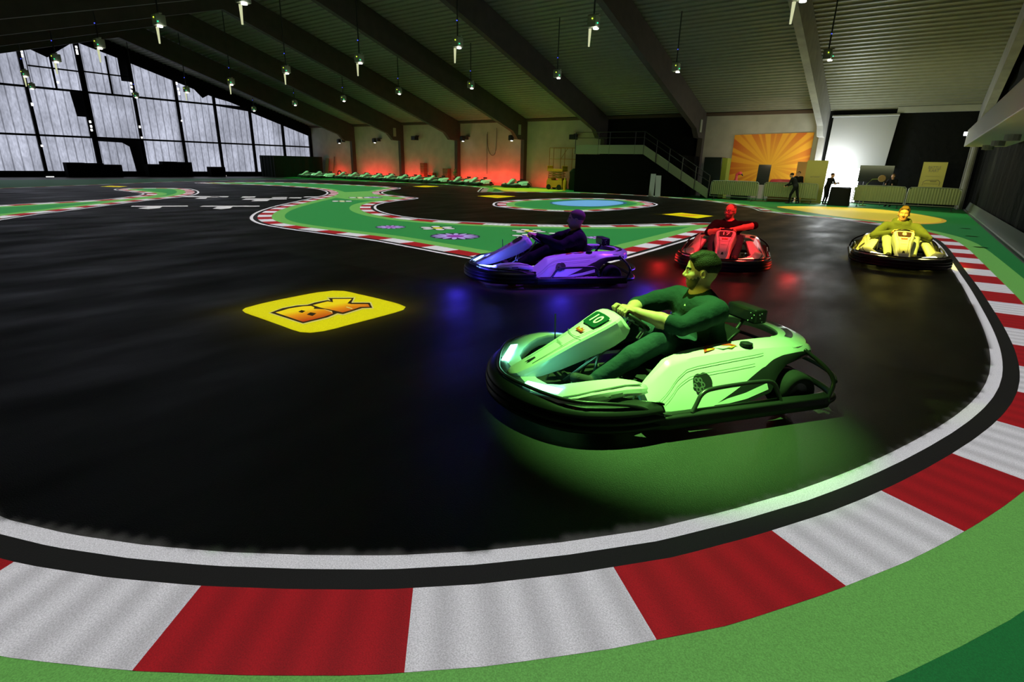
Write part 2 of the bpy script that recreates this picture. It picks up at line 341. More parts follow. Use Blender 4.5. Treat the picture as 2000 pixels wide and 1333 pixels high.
# ---- outer edge of the circuit
px_outer = [(0, 1029), (120, 1058), (270, 1080), (430, 1094), (600, 1100), (760, 1101), (930, 1092), (1100, 1074), (1280, 1047), (1430, 1010), (1560, 972), (1690, 922), (1800, 868), (1880, 818), (1925, 775), (1944, 735), (1944, 690), (1930, 645), (1908, 600), (1887, 562), (1866, 530), (1848, 502), (1834, 482),
            (1818, 468), (1795, 458), (1760, 449), (1720, 441), (1670, 433), (1620, 427), (1578, 424), (1542, 420), (1512, 416), (1487, 413), (1473, 408), (1455, 404), (1430, 400), (1392, 394.5), (1350, 390), (1305, 386.5), (1250, 382.5), (1200, 380), (1150, 378.2), (1100, 376.8), (1040, 376), (990, 376), (950, 376.3), (936, 375.5), (935, 373), (938, 370), (940, 367.5), (925, 365.3), (900, 363), (860, 360.5), (785, 357.2), (680, 353.6), (560, 351.8), (480, 352.5), (380, 355), (300, 357.5), (187, 362), (60, 367), (-60, 371)]
out_w = [at(*q) for q in px_outer]
out_w = [(x, min(y, 37.2)) for x, y in out_w]
out_w += [(-46, 4), (-44, .4), (-25, -.35), (-9, -.45)]
OUT = spline(out_w, True, .25)
_n = normals(OUT); OUT = OUT+_n*(.045 if area(OUT) > 0 else -.045)
HALL = [(XL, -1.6), (XR, -1.6), (XR, Y0), (XL, Y0)]
floor = mesh('floor', [(x, y, 0) for x, y in HALL], [(0, 1, 2, 3)], 'asphalt'); tag(floor, kind='structure')
vr = thing('projected_verge', 'projected green verge with red and white kerb running round the whole outside of the track', 'floor marking')
core, grass = bands(vr, OUT, False, 1.62)
poly('light_green_border', [(XL+5.5, -1.5), (XR-.2, -1.5), (XR-.2, Y0-.1), (XL+2.5, Y0-.1), (XL+2.5, 33.5), (XL+5.5, 31)], 'dgreen', .0022, vr, [grass[::3]]).name = 'grass'
lg = core[(core[:, 1] < 37.4) & (core[:, 0] < XR-.1)]
# light green border: ring between kerb and core, built as quads
Qo, Lo = resample(OUT, .3); No = normals(Qo)*(1 if (area(OUT) > 0) == False else -1)
V = []; F = []
for i in range(len(Qo)):
    a, b = Qo[i]+No[i]*W_KERB, Qo[i]+No[i]*W_LG; V += [(a[0], a[1], .0032), (b[0], b[1], .0032)]
n = len(Qo)
for i in range(n):
    j = (i+1) % n; F.append((2*i, 2*j, 2*j+1, 2*i+1))
mesh('light_green_border', V, F, 'lgreen', vr)
MASK.append((np.array(HALL), (.62, .80, .60), 'out')); MASK.append((OUT, (0, 0, 0), 'set'))
def band_mask(P, lo, hi): MASK.append((P, (lo, hi), 'near'))

def island(label, px, name='projected_island'):
    P = spline([at(*q) for q in px], True, .15)
    r = thing(name, label, 'floor marking')
    core, grass = bands(r, P, True, 0.0, .76)
    if len(grass) > 8: poly('light_green_border', grass[::2], 'lgreen', .003, r)
    if len(core) > 8: poly('grass', core[::2], 'green', .0036, r)
    MASK.append((P, (1.5, 1.5, 1.5), 'set'))
    return r
big = island('projected long waisted green island with flower drawings and red and white kerb', [
    (380, 357.5), (480, 356), (560, 356.5), (650, 359.6), (725, 363), (765, 365.8), (783, 367.8), (762, 372), (748, 376), (752, 379.3), (772, 382.3), (800, 385), (817, 387.2), (812, 389), (787, 391.8), (754, 396.5), (738, 401), (735, 407), (743, 412.5), (765, 418.8), (810, 426), (855, 430.3), (905, 433.3), (1000, 437.5), (1100, 439.5), (1200, 439.5), (1300, 437), (1370, 435.5), (1412, 436.5), (1430, 441), (1405, 451), (1370, 462), (1335, 473), (1280, 489.5), (1220, 507), (1165, 521), (1120, 529), (1070, 530), (1020, 523), (960, 513.5), (900, 503.2), (810, 486), (720, 469.5), (630, 457.5), (551, 446.5), (510, 439), (492, 432), (488, 425), (499, 415.5), (529, 405), (574, 394.5), (607.5, 387.5), (630, 382), (638, 377.5), (632, 373), (612, 368.8), (580, 366), (551, 364), (480, 360.8), (420, 359.5)])
left = island('projected narrow green island at far left ending in a hooked tip', [
    (-120, 452), (0, 431), (62, 421), (150, 410), (225, 400), (300, 391), (350, 386), (380, 381), (389, 377), (384, 372), (365, 368.8), (330, 367.6), (275, 367.6), (235, 368.8), (222, 371), (250, 374.5), (277, 378.5), (272, 381.5), (250, 384.5), (200, 390), (100, 395.5), (0, 401), (-120, 408)])
pond = island('projected teardrop shaped green island with a blue pond drawing', [
    (962, 400), (968, 395.5), (1000, 391.5), (1050, 389.2), (1112, 387.6), (1187, 388.3), (1250, 392.5), (1275, 396.5), (1285, 400), (1275, 403.5), (1237, 408), (1187, 412), (1137, 414.3), (1075, 413), (1025, 410.3), (987, 406.3), (966, 403)])
pp = [(1074, 396), (1108, 392), (1150, 390.5), (1202, 392), (1225, 397), (1190, 403), (1150, 404.3), (1110, 403), (1085, 400.5)]
poly('pond_edge', spline([at(*q) for q in pp], True, .3), 'waterd', .0044, pond)
pp = [(1079, 396), (1112, 393), (1150, 391.5), (1198, 393), (1218, 397), (1185, 402.3), (1150, 403.3), (1112, 402.2), (1089, 400)]
poly('pond', spline([at(*q) for q in pp], True, .3), 'water', .0050, pond)

def flower(parent, px, py, R, kind):
    cx, cy = at(px, py); mb = MB(); np_ = 6 if kind == 'daisy' else 14
    def ell(x, y, a, b, th, z, mi, n=18):
        P = [(x+a*math.cos(t)*math.cos(th)-b*math.sin(t)*math.sin(th), y+a*math.cos(t)*math.sin(th)+b*math.sin(t)*math.cos(th)) for t in [2*PI*i/n for i in range(n)]]
        add_poly(mb, P, z, mi)
    if kind == 'daisy':
        for k in range(6):
            th = k*PI/3+.4; x, y = cx+R*.66*math.cos(th), cy+R*.66*math.sin(th); ell(x, y, R*.36, R*.30, th, .0048+k*.00005, 0); ell(x, y, R*.29, R*.23, th, .0054, 1)
        ell(cx, cy, R*.34, R*.34, 0, .0056, 0); ell(cx, cy, R*.27, R*.27, 0, .006, 2)
    else:
        ell(cx, cy, R, R, 0, .0047, 0, 28)
        for k in range(np_):
            th = k*2*PI/np_; ell(cx+R*.6*math.cos(th), cy+R*.6*math.sin(th), R*.36, R*.10, th, .0053, 1)
        ell(cx, cy, R*.36, R*.36, 0, .0058, 2)
    mb.build('flower', ['gap', 'line', 'yel'] if kind == 'daisy' else ['navy', 'purp', 'purpc'], parent)
for f in [(889, 462, .62, 'lilac'), (763, 444, .42, 'lilac'), (1165, 465, .3, 'lilac'), (855, 446, .52, 'daisy'), (1033, 452, .50, 'daisy'), (1036, 462, .50, 'daisy'), (1103, 457.5, .46, 'daisy'), (1078, 466, .34, 'daisy'), (703, 386.5, .6, 'daisy'), (728, 386, .5, 'lilac'), (668, 393.5, .5, 'daisy')]: flower(big, *f)
poly('light_patch', [at(*q) for q in [(668, 376), (760, 372), (800, 387), (745, 392), (690, 391), (652, 386)]], 'lgreen', .0040, big)

# ---- projected yellow BK floor signs
def sign(label, P, group=None, sub=None):
    r = thing('projected_sign', label, 'floor sign', group=group); poly('panel', P, 'yel', .004, r)
    cx, cy = np.mean(P, axis=0); MASK.append((np.array([(x, y) for x, y in P]), (1.35, 1.25, .30), 'glow')); return r
def rpx(q, sc, ox, oy): return at(ox+q[0]/sc, oy+q[1]/sc)
B = lambda L: [rpx(q, 5, 440, 540) for q in L]
sg = sign('large bright yellow projected floor sign lettered BK in the open track foreground', spline(B([(165, 335), (195, 312), (330, 275), (620, 212), (900, 160), (1050, 143), (1160, 146), (1300, 176), (1500, 222), (1700, 275), (1762, 302), (1740, 330), (1560, 385), (1200, 480), (960, 540), (830, 556), (730, 548), (560, 490), (330, 408), (195, 360)]), True, .12))
mb = MB()
dark = [(440, 360), (560, 315), (700, 290), (800, 284), (870, 262), (1000, 236), (1030, 244), (1008, 216), (1256, 214), (1232, 262), (1412, 262), (1436, 312), (1335, 316), (1150, 374), (1095, 365), (1000, 405), (760, 464)]
wh = [(420, 362), (560, 308), (700, 283), (800, 277), (866, 256), (1000, 229), (1012, 232), (990, 209), (1272, 207), (1250, 255), (1425, 255), (1452, 318), (1345, 324), (1155, 384), (1100, 377), (1005, 416), (760, 474)]
add_poly(mb, B(wh), .0046, 1); add_poly(mb, B(dark), .0052, 0)
mb.build('letter_outline', [mat('sign_ink', (.02, .008, .012), .5), 'line'], sg)
def grad_mat():
    m = mat('sign_letter_fill', (.9, .4, .02), .55); nt = m.node_tree; b = nt.nodes['Principled BSDF']
    tc = nt.nodes.new('ShaderNodeTexCoord'); mp = nt.nodes.new('ShaderNodeVectorMath'); mp.operation = 'DOT_PRODUCT'
    a = Vector((*rpx((490, 350), 5, 440, 540), 0)); t2 = Vector((*rpx((1236, 222), 5, 440, 540), 0)); c = Vector((*rpx((760, 455), 5, 440, 540), 0)); dl = (t2-a).normalized(); d = (c-a)-dl*(c-a).dot(dl)
    mp.inputs[1].default_value = d/d.length_squared; sb = nt.nodes.new('ShaderNodeVectorMath'); sb.operation = 'SUBTRACT'; sb.inputs[1].default_value = a
    nt.links.new(tc.outputs['Object'], sb.inputs[0]); nt.links.new(sb.outputs[0], mp.inputs[0])
    r = nt.nodes.new('ShaderNodeValToRGB'); e = r.color_ramp.elements; e[0].color = (.95, .80, .03, 1); e[0].position = .2; e[1].color = (.50, .035, .01, 1); e[1].position = .95
    k = e.new(.5); k.color = (.85, .33, .02, 1); nt.links.new(mp.outputs['Value'], r.inputs[0]); nt.links.new(r.outputs[0], b.inputs['Base Color']); return m
GM = grad_mat(); mb = MB()
add_poly(mb, B([(490, 358), (620, 320), (760, 297), (840, 294), (872, 308), (862, 322), (975, 326), (1045, 345), (1052, 370), (960, 402), (762, 450)]), .0058, 0)
add_poly(mb, B([(855, 286), (1000, 249), (1052, 258), (1047, 226), (1236, 225), (1192, 268), (1230, 276), (1395, 276), (1412, 303), (1318, 304), (1240, 332), (1145, 358), (1060, 338), (930, 310)]), .0058, 0)
for q in [[(712, 352), (743, 335), (784, 344), (752, 363)], [(795, 378), (832, 357), (892, 367), (852, 393)]]: add_poly(mb, B(q), .0064, 1)
add_poly(mb, B([(960, 330), (1040, 345), (1045, 368), (1030, 352)]), .0064, 2); add_poly(mb, B([(1175, 306), (1190, 302), (1250, 320), (1235, 325)]), .0064, 2)
mb.build('lettering', [GM, bpy.data.materials['sign_ink'], 'line'], sg)
def smallsign(c, label):
    P = [at(*q) for q in c]; s = sign(label, P); cx, cy = np.mean(P, axis=0)
    a = np.array(P); mb = MB(); add_poly(mb, [tuple((cx, cy)+(p-(cx, cy))*k) for p, k in zip(a, (.55, .3, .55, .3))], .0050); mb.build('lettering', ['sande'], s)
smallsign([(1293, 419), (1331, 416), (1394, 422.3), (1362, 427)], 'flat yellow projected floor sign on the track to the right of the pond island')
smallsign([(932, 383.3), (967, 381.3), (1007, 384), (972, 387.2)], 'small yellow projected floor sign just left of the pond island')
smallsign([(806, 364.5), (830, 363), (858, 364.5), (832, 366.2)], 'tiny yellow projected floor sign in front of the parked karts')
smallsign([(196, 364.8), (215, 363.4), (250, 364.4), (232, 366)], 'far left yellow projected floor sign above the hooked island')
# ---- sand drawings on the verge
def sand(c, label):
    P = spline([at(*q) for q in c], True, .3); P[:, 1] = np.minimum(P[:, 1], 38.2); r = thing('projected_sand', label, 'floor marking'); poly('sand_rim', P, 'sande', .0040, r); m = P.mean(0); poly('sand', m+(P-m)*.95, 'sand', .0046, r)
sand([(1518, 404), (1588, 403.5), (1640, 405), (1702, 408), (1752, 413), (1800, 420), (1838, 427), (1849, 432), (1832, 437), (1785, 438), (1735, 434), (1665, 427), (1610, 420), (1560, 412)], 'projected long sandy yellow oval on the green verge behind the yellow kart')
sand([(966, 366), (1000, 367), (1050, 368.5), (1104, 372), (1080, 374.5), (1030, 374.7), (990, 374), (976, 371)], 'projected sandy yellow patch on the verge in front of the scissor lift')
# ---- start grid
def quads(label, L):
    mb = MB()
    for q in L:
        P = [at(*c) for c in q]; add_poly(mb, P, .004); MASK.append((np.array(P), (1.3, 1.3, 1.25), 'grow'))
    o = mb.build('projected_grid', ['line']); tag(o, label, 'floor marking')
quads('projected white start bracket with a blob nearest the left island', [[(255, 404.3), (258, 402.6), (367, 402), (367, 403.8)], [(270, 407.5), (290, 404), (317, 404), (312, 407), (290, 408.8)]])
quads('projected white start bracket with a blob nearest the tip of the big island', [[(390, 404), (396, 402.4), (507, 402.2), (507, 404)], [(415, 408), (425, 404.3), (455, 404), (450, 407.4), (432, 409)]])
quads('row of projected white start bars reaching to the waist of the big island', [[(350, 385), (370, 383.4), (430, 384), (425, 386)], [(380, 388.6), (390, 386.3), (405, 386.2), (402, 388.8)], [(410, 385.2), (415, 383.6), (447, 383.8), (445, 385.6)], [(470, 386.6), (474, 384.2), (500, 384), (497, 386.3)], [(472, 390.6), (480, 388.2), (560, 388), (560, 389.8)], [(490, 393.5), (498, 390.7), (527, 390.4), (522, 393.2)], [(530, 387), (532, 385.6), (562, 385.3), (560, 386.8)], [(563, 387.6), (566, 386), (590, 386), (588, 387.7)], [(592, 385.6), (596, 384.3), (624, 384.2), (620, 385.8)]])

# ---- the projected light: where the ceiling projectors light the coloured sheets, black over the track
X0m, X1m, Y0m, Y1m, RES = -57.0, 3.0, -2.0, 39.0, .045
nx, ny = int((X1m-X0m)/RES), int((Y1m-Y0m)/RES)
gx = X0m+(np.arange(nx)+.5)*RES; gy = Y0m+(np.arange(ny)+.5)*RES
IMG = np.zeros((ny, nx, 3), np.float32)
def sub(P, pad):
    P = np.array(P); i0 = max(0, int((P[:, 0].min()-pad-X0m)/RES)); i1 = min(nx, int((P[:, 0].max()+pad-X0m)/RES)+1); j0 = max(0, int((P[:, 1].min()-pad-Y0m)/RES)); j1 = min(ny, int((P[:, 1].max()+pad-Y0m)/RES)+1)
    X, Y = np.meshgrid(gx[i0:i1], gy[j0:j1]); return (slice(j0, j1), slice(i0, i1)), np.c_[X.ravel(), Y.ravel()], X.shape
for P, c, mode in MASK:
    P = np.array(P)
    if len(P) > 400: P = P[::2]
    if mode == 'out': IMG[:] = c; continue
    s_, Q, sh = sub(P, 1.2 if mode == 'glow' else .1)
    if mode == 'set': m = inside(Q, P).reshape(sh); IMG[s_][m] = c
    elif mode == 'grow': m = inside(Q, P).reshape(sh); IMG[s_][m] = c
    elif mode == 'glow':
        m = inside(Q, P).reshape(sh); d = np.where(m, 0, mind(Q, P[::2]).reshape(sh)); w = np.where(m, 1, .75*np.exp(-(d/.20)))
        w[(~m) & (d > 1.1)] = 0; IMG[s_] = np.maximum(IMG[s_], w[..., None]*np.array(c if len(Q) > 12000 or True else c, np.float32)*np.where(m[..., None], 1, np.array((.9, .8, .1))))
# near kerb gets clean white light, the back verge a greener one, dark outside the lit part
XX, YY = np.meshgrid(gx, gy)
outer = ~inside(np.c_[XX.ravel(), YY.ravel()], OUT[::3]).reshape(XX.shape)
front = outer & (YY < 26)
IMG[front] = (1, 1, 1)
mid = outer & (YY >= 26); IMG[mid] = (.75, 1, .72)
park = outer & (YY > 32) & (XX < -20); IMG[park] = (.34, 1.35, .46)
edge = np.interp(gx, [-57, -24, -20, -11, -5, 0, 3], [38.4, 38.4, 36.2, 35.2, 34.6, 34.5, 33])
IMG[(YY > edge[None, :]) & outer] = 0
IMG[:, gx > 2.2] = 0; IMG[:, gx < -54.5] = 0
DIM = np.clip((YY-36)/3, 0, 1)*0
IMG[outer & (XX < -34) & (YY < 33)] *= .22
IMG[(~outer) & (IMG.sum(2) < .15) & (YY > 6)] = (.05, .05, .043)   # projector black level
im = bpy.data.images.new('projector_slide', nx, ny, float_buffer=True); A = np.ones((ny, nx, 4), np.float32); A[..., :3] = IMG; im.pixels.foreach_set(A.ravel()); im.pack()
pl = light('AREA', 'ceiling_projector_light', ((X0m+X1m)/2, (Y0m+Y1m)/2, 2.55), PROJ_E, (1, 1, 1), shape='RECTANGLE', size=X1m-X0m, size_y=Y1m-Y0m, spread=0.018)
pl.data.use_nodes = True; nt = pl.data.node_tree; em = nt.nodes['Emission']; g = nt.nodes.new('ShaderNodeNewGeometry'); mp = nt.nodes.new('ShaderNodeMapping')
mp.inputs['Scale'].default_value = (1/(nx*RES), 1/(ny*RES), 1); mp.inputs['Location'].default_value = (-X0m/(nx*RES), -Y0m/(ny*RES), 0)
tx = nt.nodes.new('ShaderNodeTexImage'); tx.image = im; tx.extension = 'CLIP'; nt.links.new(g.outputs['Position'], mp.inputs[0]); nt.links.new(mp.outputs[0], tx.inputs[0]); nt.links.new(tx.outputs['Color'], em.inputs['Color'])

# ------------------------------------------------------------------ the hall
def st(o): o['kind'] = 'structure'; return o
def ceiling(name, ya, yb):
    V = []; F = []; n = int(abs(yb-ya)/.33); d = 1 if yb > ya else -1; prof = []
    for i in range(n+1):
        y = ya+d*i*.33
        for dy, dz in ((0, 0), (.17, 0), (.20, -.06), (.28, -.06), (.31, 0)): prof.append((y+d*dy, dz))
    for y, dz in prof:
        z = roof_z(y)+dz; V += [(XL, y, z), (XR, y, z)]
    for i in range(len(prof)-1): F.append((2*i, 2*i+1, 2*i+3, 2*i+2))
    return st(mesh(name, V, F, 'ceil'))
ceiling('ceiling', RY, Y0+.2); ceiling('ceiling', RY, -1.8)
k = 0
for i, x in enumerate(BAYS):                              # roof frames: column, haunch and rafter in one bent piece each
    mb = MB(); D = 1.5; w = .32; prof = [(Y0, 0), (Y0, EAVE), (RY, RZ), (-1.6, EAVE), (-1.6, 0), (-1.2, 0), (-1.2, EAVE-D), (RY, RZ-D+.1), (36.6, roof_z(36.6)-D), (37.2, EAVE-D+.02), (Y0-.42, EAVE-D), (Y0-.42, 0)]
    prof = [(y, z-.07 if z > 1 else z) for y, z in prof]
    T = tessellate_polygon([[Vector((y, z, 0)) for y, z in prof]])
    V = [(x-w/2, y, z) for y, z in prof]+[(x+w/2, y, z) for y, z in prof]; n = len(prof)
    F = [t for t in T]+[tuple(a+n for a in t) for t in T]+[(a, (a+1) % n, (a+1) % n+n, a+n) for a in range(n)]
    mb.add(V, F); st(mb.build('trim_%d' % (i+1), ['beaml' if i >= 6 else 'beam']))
def wall_panel(name, x0, x1, z0, z1, m, y=Y0): mb = MB(); mb.box(((x0+x1)/2, y+.1, (z0+z1)/2), (x1-x0, .2, z1-z0)); return st(mb.build(name, [m]))
wall_panel('wall_back', XL, BAYS[4]+.1, 0, EAVE, 'wall'); wall_panel('wall_back', BAYS[4]+.1, BAYS[5]-.1, 0, EAVE, 'blackwall')
wall_panel('wall_back', BAYS[5]-.1, BAYS[6]+.1, 0, EAVE, 'wall')
wall_panel('wall_back', BAYS[6]+.1, XR, 0, EAVE, 'blackwall', Y0+.25)
mb = MB(); mb.box(((XL+BAYS[6])/2, Y0-.12, EAVE-.1), (BAYS[6]-XL, .24, .18)); st(mb.build('trim_9', ['trim']))
mb = MB()
for i in range(60):
    y0 = -1.6+i*(Y0+1.6)/60; dx = .08+.05*math.sin(i*1.9)
    mb.add([(XR+dx, y0, 0), (XR+.08+.05*math.sin((i+1)*1.9), y0+(Y0+1.6)/60, 0), (XR+.08+.05*math.sin((i+1)*1.9), y0+(Y0+1.6)/60, 9), (XR+dx, y0, 9)], [(0, 1, 2, 3)])
st(mb.build('wall_right', ['blackwall']))
mb = MB(); mb.add([(XR-.12, -1.6, 0), (XR-.12, 37, 0), (XR, 37, .42), (XR, -1.6, .42)], [(0, 1, 2, 3)]); mb.box((XR-.08, 18, .03), (.16, 38, .06)); st(mb.build('baseboard_right', ['kick']))
st(mesh('wall_near', [(XL, -1.6, 0), (XR, -1.6, 0), (XR, -1.6, EAVE), (XL, -1.6, EAVE)], [(0, 1, 2, 3)], 'blackwall'))
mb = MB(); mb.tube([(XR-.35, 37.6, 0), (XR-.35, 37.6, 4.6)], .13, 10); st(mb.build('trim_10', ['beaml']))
# gable wall: dark steel frame, curtain windows lit by the day outside
GX = XL; posts = [14.6-3.45*k for k in range(1, 5)][::-1]+[14.6+3.45*k for k in range(0, 8)]
posts = [0.8, 4.25, 7.7, 11.15, 14.6, 18.25, 21.7, 25.1, 28.4, 31.8, 35.2, 38.4]
st(mesh('wall_left', [(GX-.6, -1.6, 0), (GX-.6, Y0, 0), (GX-.6, Y0, EAVE), (GX-.6, RY, RZ), (GX-.6, -1.6, EAVE)], [(0, 1, 2, 3, 4)], 'frame'))
def window_mat():
    m = bpy.data.materials.new('daylit_curtain'); m.use_nodes = True; nt = m.node_tree
    for n in list(nt.nodes): nt.nodes.remove(n)
    tc = nt.nodes.new('ShaderNodeTexCoord'); sp = nt.nodes.new('ShaderNodeSeparateXYZ'); nt.links.new(tc.outputs['Object'], sp.inputs[0])
    def noise(scale, det, vscale=(1, 1, 1)):
        mp = nt.nodes.new('ShaderNodeMapping'); mp.inputs['Scale'].default_value = vscale; n = nt.nodes.new('ShaderNodeTexNoise'); n.inputs['Scale'].default_value = scale; n.inputs['Detail'].default_value = det
        nt.links.new(tc.outputs['Object'], mp.inputs[0]); nt.links.new(mp.outputs[0], n.inputs['Vector']); return n
    n1 = noise(.9, 3, (1, 1, .12)); n2 = noise(9, 3, (1, 1, .35)); n3 = noise(.35, 2)
    w = nt.nodes.new('ShaderNodeMath'); w.operation = 'MULTIPLY'; w.inputs[1].default_value = 2*PI/.58; nt.links.new(sp.outputs['Y'], w.inputs[0])
    s = nt.nodes.new('ShaderNodeMath'); s.operation = 'COSINE'; nt.links.new(w.outputs[0], s.inputs[0])
    mr = nt.nodes.new('ShaderNodeMapRange'); mr.inputs['From Min'].default_value = .80; mr.inputs['From Max'].default_value = 1; mr.inputs['To Min'].default_value = 1; mr.inputs['To Max'].default_value = .45; nt.links.new(s.outputs[0], mr.inputs[0])
    def rng(n, lo, hi):
        r = nt.nodes.new('ShaderNodeMapRange'); r.inputs['From Min'].default_value = .3; r.inputs['From Max'].default_value = .7; r.inputs['To Min'].default_value = lo; r.inputs['To Max'].default_value = hi; nt.links.new(n.outputs['Fac'], r.inputs[0]); return r.outputs[0]
    v = mr.outputs[0]
    for x in (rng(n1, .75, 1.15), rng(n2, .8, 1.2), rng(n3, .7, 1.2)):
        m_ = nt.nodes.new('ShaderNodeMath'); m_.operation = 'MULTIPLY'; nt.links.new(v, m_.inputs[0]); nt.links.new(x, m_.inputs[1]); v = m_.outputs[0]
    st_ = nt.nodes.new('ShaderNodeMath'); st_.operation = 'MULTIPLY'; st_.inputs[1].default_value = .60; nt.links.new(v, st_.inputs[0])
    e = nt.nodes.new('ShaderNodeEmission'); e.inputs[0].default_value = (.78, .82, 1.0, 1); nt.links.new(st_.outputs[0], e.inputs[1])
    o = nt.nodes.new('ShaderNodeOutputMaterial'); nt.links.new(e.outputs[0], o.inputs[0]); return m
WM = window_mat(); wi = 1
rails = [0.12, 3.05, 6.45]
for j, (a, b) in enumerate(zip(posts, posts[1:])):
    cells = [(.45, 3.0), (3.12, 6.38), (6.52, 99)]
    w = .10
    for z0, z1 in cells:
        ya, yb = a+w, b-w
        za, zb = min(z1, roof_z(ya)-1.05), min(z1, roof_z(yb)-1.05)
        if max(za, zb) < z0+.25: continue
        za, zb = max(za, z0+.02), max(zb, z0+.02)
        P = [(ya, z0), (yb, z0), (yb, zb), (ya, za)]
        if z1 == 99 and a < RY < b: P = [(ya, z0), (yb, z0), (yb, zb), (ya, za)]
        if (a == 18.25 and z0 > 3.1 and z0 < 6): P = [(ya-.0, z0), (yb, z0), (yb, zb), (ya, za)]
        if a == 18.25 and z0 < 1: P = [(ya, z0), (yb-.7, z0), (yb-.9, 2.45), (20.2, 2.75), (ya, 2.8)]
        if a == 14.6 and z0 > 3 and z0 < 6: P = [(ya, z0), (yb-.15, z0), (yb-.15, 4.6), (yb-.75, 4.6), (yb-.9, zb), (ya, za)]
        if a == 18.25 and z0 > 6: P = [(ya, z0), (yb, z0), (yb, 7.6), (yb-.6, 7.6), (yb-.6, roof_z(yb-.6)-1.05), (ya, za)]
        o = mesh('window_%d' % wi, [(GX-.3, y, z) for y, z in P], [tuple(range(len(P)))], WM); st(o); wi += 1
mb = MB()
for y in posts:
    wd = .34 if y == 18.25 else .17
    mb.box((GX-.18, y, roof_z(y)/2-.4), (.25, wd, roof_z(y)-.8))
for z in (.22, 3.06, 6.45): mb.box((GX-.16, 18.4, z), (.2, 40, .14 if z > 1 else .45))
mb.box((GX-.1, 16.6, 7.9), (.1, 3.3, .1)); mb.box((GX-.1, 19.9, 7.95), (.1, 3.3, .1)); mb.box((GX-.1, 16.4, 7.6), (.1, .12, 2.3)); mb.box((GX-.1, 20.1, 7.9), (.1, .12, 2.8))
for s in (1, -1):
    y1 = RY+s*(Y0-RY); mb.add([(GX-.05, RY, RZ), (GX-.05, y1, EAVE), (GX-.05, y1, EAVE-.95), (GX-.05, RY, RZ-.95)], [(0, 1, 2, 3)])
mb.add([(GX, 14.9, 9.15), (GX, 18, 9.9), (GX, 16.2, 8.6)], [(0, 1, 2)]); mb.add([(GX, 26.2, 8.0), (GX, 28.2, 7.4), (GX, 27.3, 6.9)], [(0, 1, 2)])
st(mb.build('trim_11', ['frame']))
# bright chinks of daylight between the curtains
mb = MB()
for px_, py_, h in [(41, 97, 10), (43, 108, 7), (149, 92, 5), (150, 99, 5), (151, 104, 5), (256, 163, 5), (257, 170, 5), (257, 178, 5), (63, 204, 6), (82, 285, 4), (113, 161, 4), (176, 238, 5), (178, 247, 5), (179, 254, 5), (273, 248, 5), (277, 269, 4), (345, 163, 6), (348, 174, 5), (350, 182, 8), (355, 236, 3), (98, 346.5, 5), (367, 345, 5), (437, 343.5, 4)]:
    r = ray(px_, py_); t = (GX+.02)/r[0]; y, z = r[1]*t, EYE+r[2]*t
    mb.box((GX+.02, y, z), (.02, .13 if py_ < 340 else .5, h*.035 if py_ < 340 else .12))
st(mb.build('window_%d' % (wi+1), [emis('daylight_chink', (1, 1, 1), 3.0)]))
# loading door, right: a daylit opening and a roller screen above and beside it
op = [(-4.85, .1), (-3.15, .1), (-3.15, 2.1), (-3.75, 2.9), (-4.85, 3.0)]
st(mesh('door_1', [(-4.9, Y0+.05, .05), (-2.9, Y0+.05, .05), (-2.9, Y0+.05, 2.1), (-4.9, Y0+.05, 2.1)], [(0, 1, 2, 3)], 'daylight'))
o = mesh('roller_screen', [(-4.82, Y0-.06, 1.9), (-1.78, Y0-.06, 2.0), (-1.62, Y0-.06, 4.72), (-4.78, Y0-.06, 4.72)], [(0, 1, 2, 3)], 'screen'); m_ = o.modifiers.new('s', 'SOLIDIFY'); m_.thickness = .02
rs = thing('roller_blind', 'large pale roller screen hanging over the bright doorway in the back wall', 'blind', (-3.2, Y0-.1, 4.8)); o.name = 'screen_cloth'; o.parent = rs; o.matrix_parent_inverse = Matrix.Translation((3.2, -(Y0-.1), -4.8))
mb = MB(); mb.tube([(-1.65, 0, 0), (1.6, 0, 0)], .07); mb.build('roller_tube', ['screen'], rs)
mb = MB(); mb.box((XR/2-.8, Y0+.05, 5.05), (XR+1.9, .3, .3)); st(mb.build('trim_12', ['wall']))
# white duct along the right wall
dz = thing('duct', 'long white boxed duct running along the top of the dark right wall', 'duct', (1.58, 12.6, 2.95))
mb = MB(); mb.box((0, 0, 0), (1.14, 26, .56)); mb.build('casing', ['duct'], dz, bevel=.02)
for y in (11.6, 8.6, 5.5): MB().tube([(.0, y, -.28), (.0, y, -.42)], .16, 10).build('clamp', ['screen'], dz)
mb = MB(); mb.box((0, 0, 0), (.16, .06, .12)); lampb = mb.build('lamp', [emis('lamp_white', (1, 1, 1), 8)], None, loc=(1.0, 25.62, 3.1)); tag(lampb, 'small glaring white lamp on the end of the duct', 'lamp')

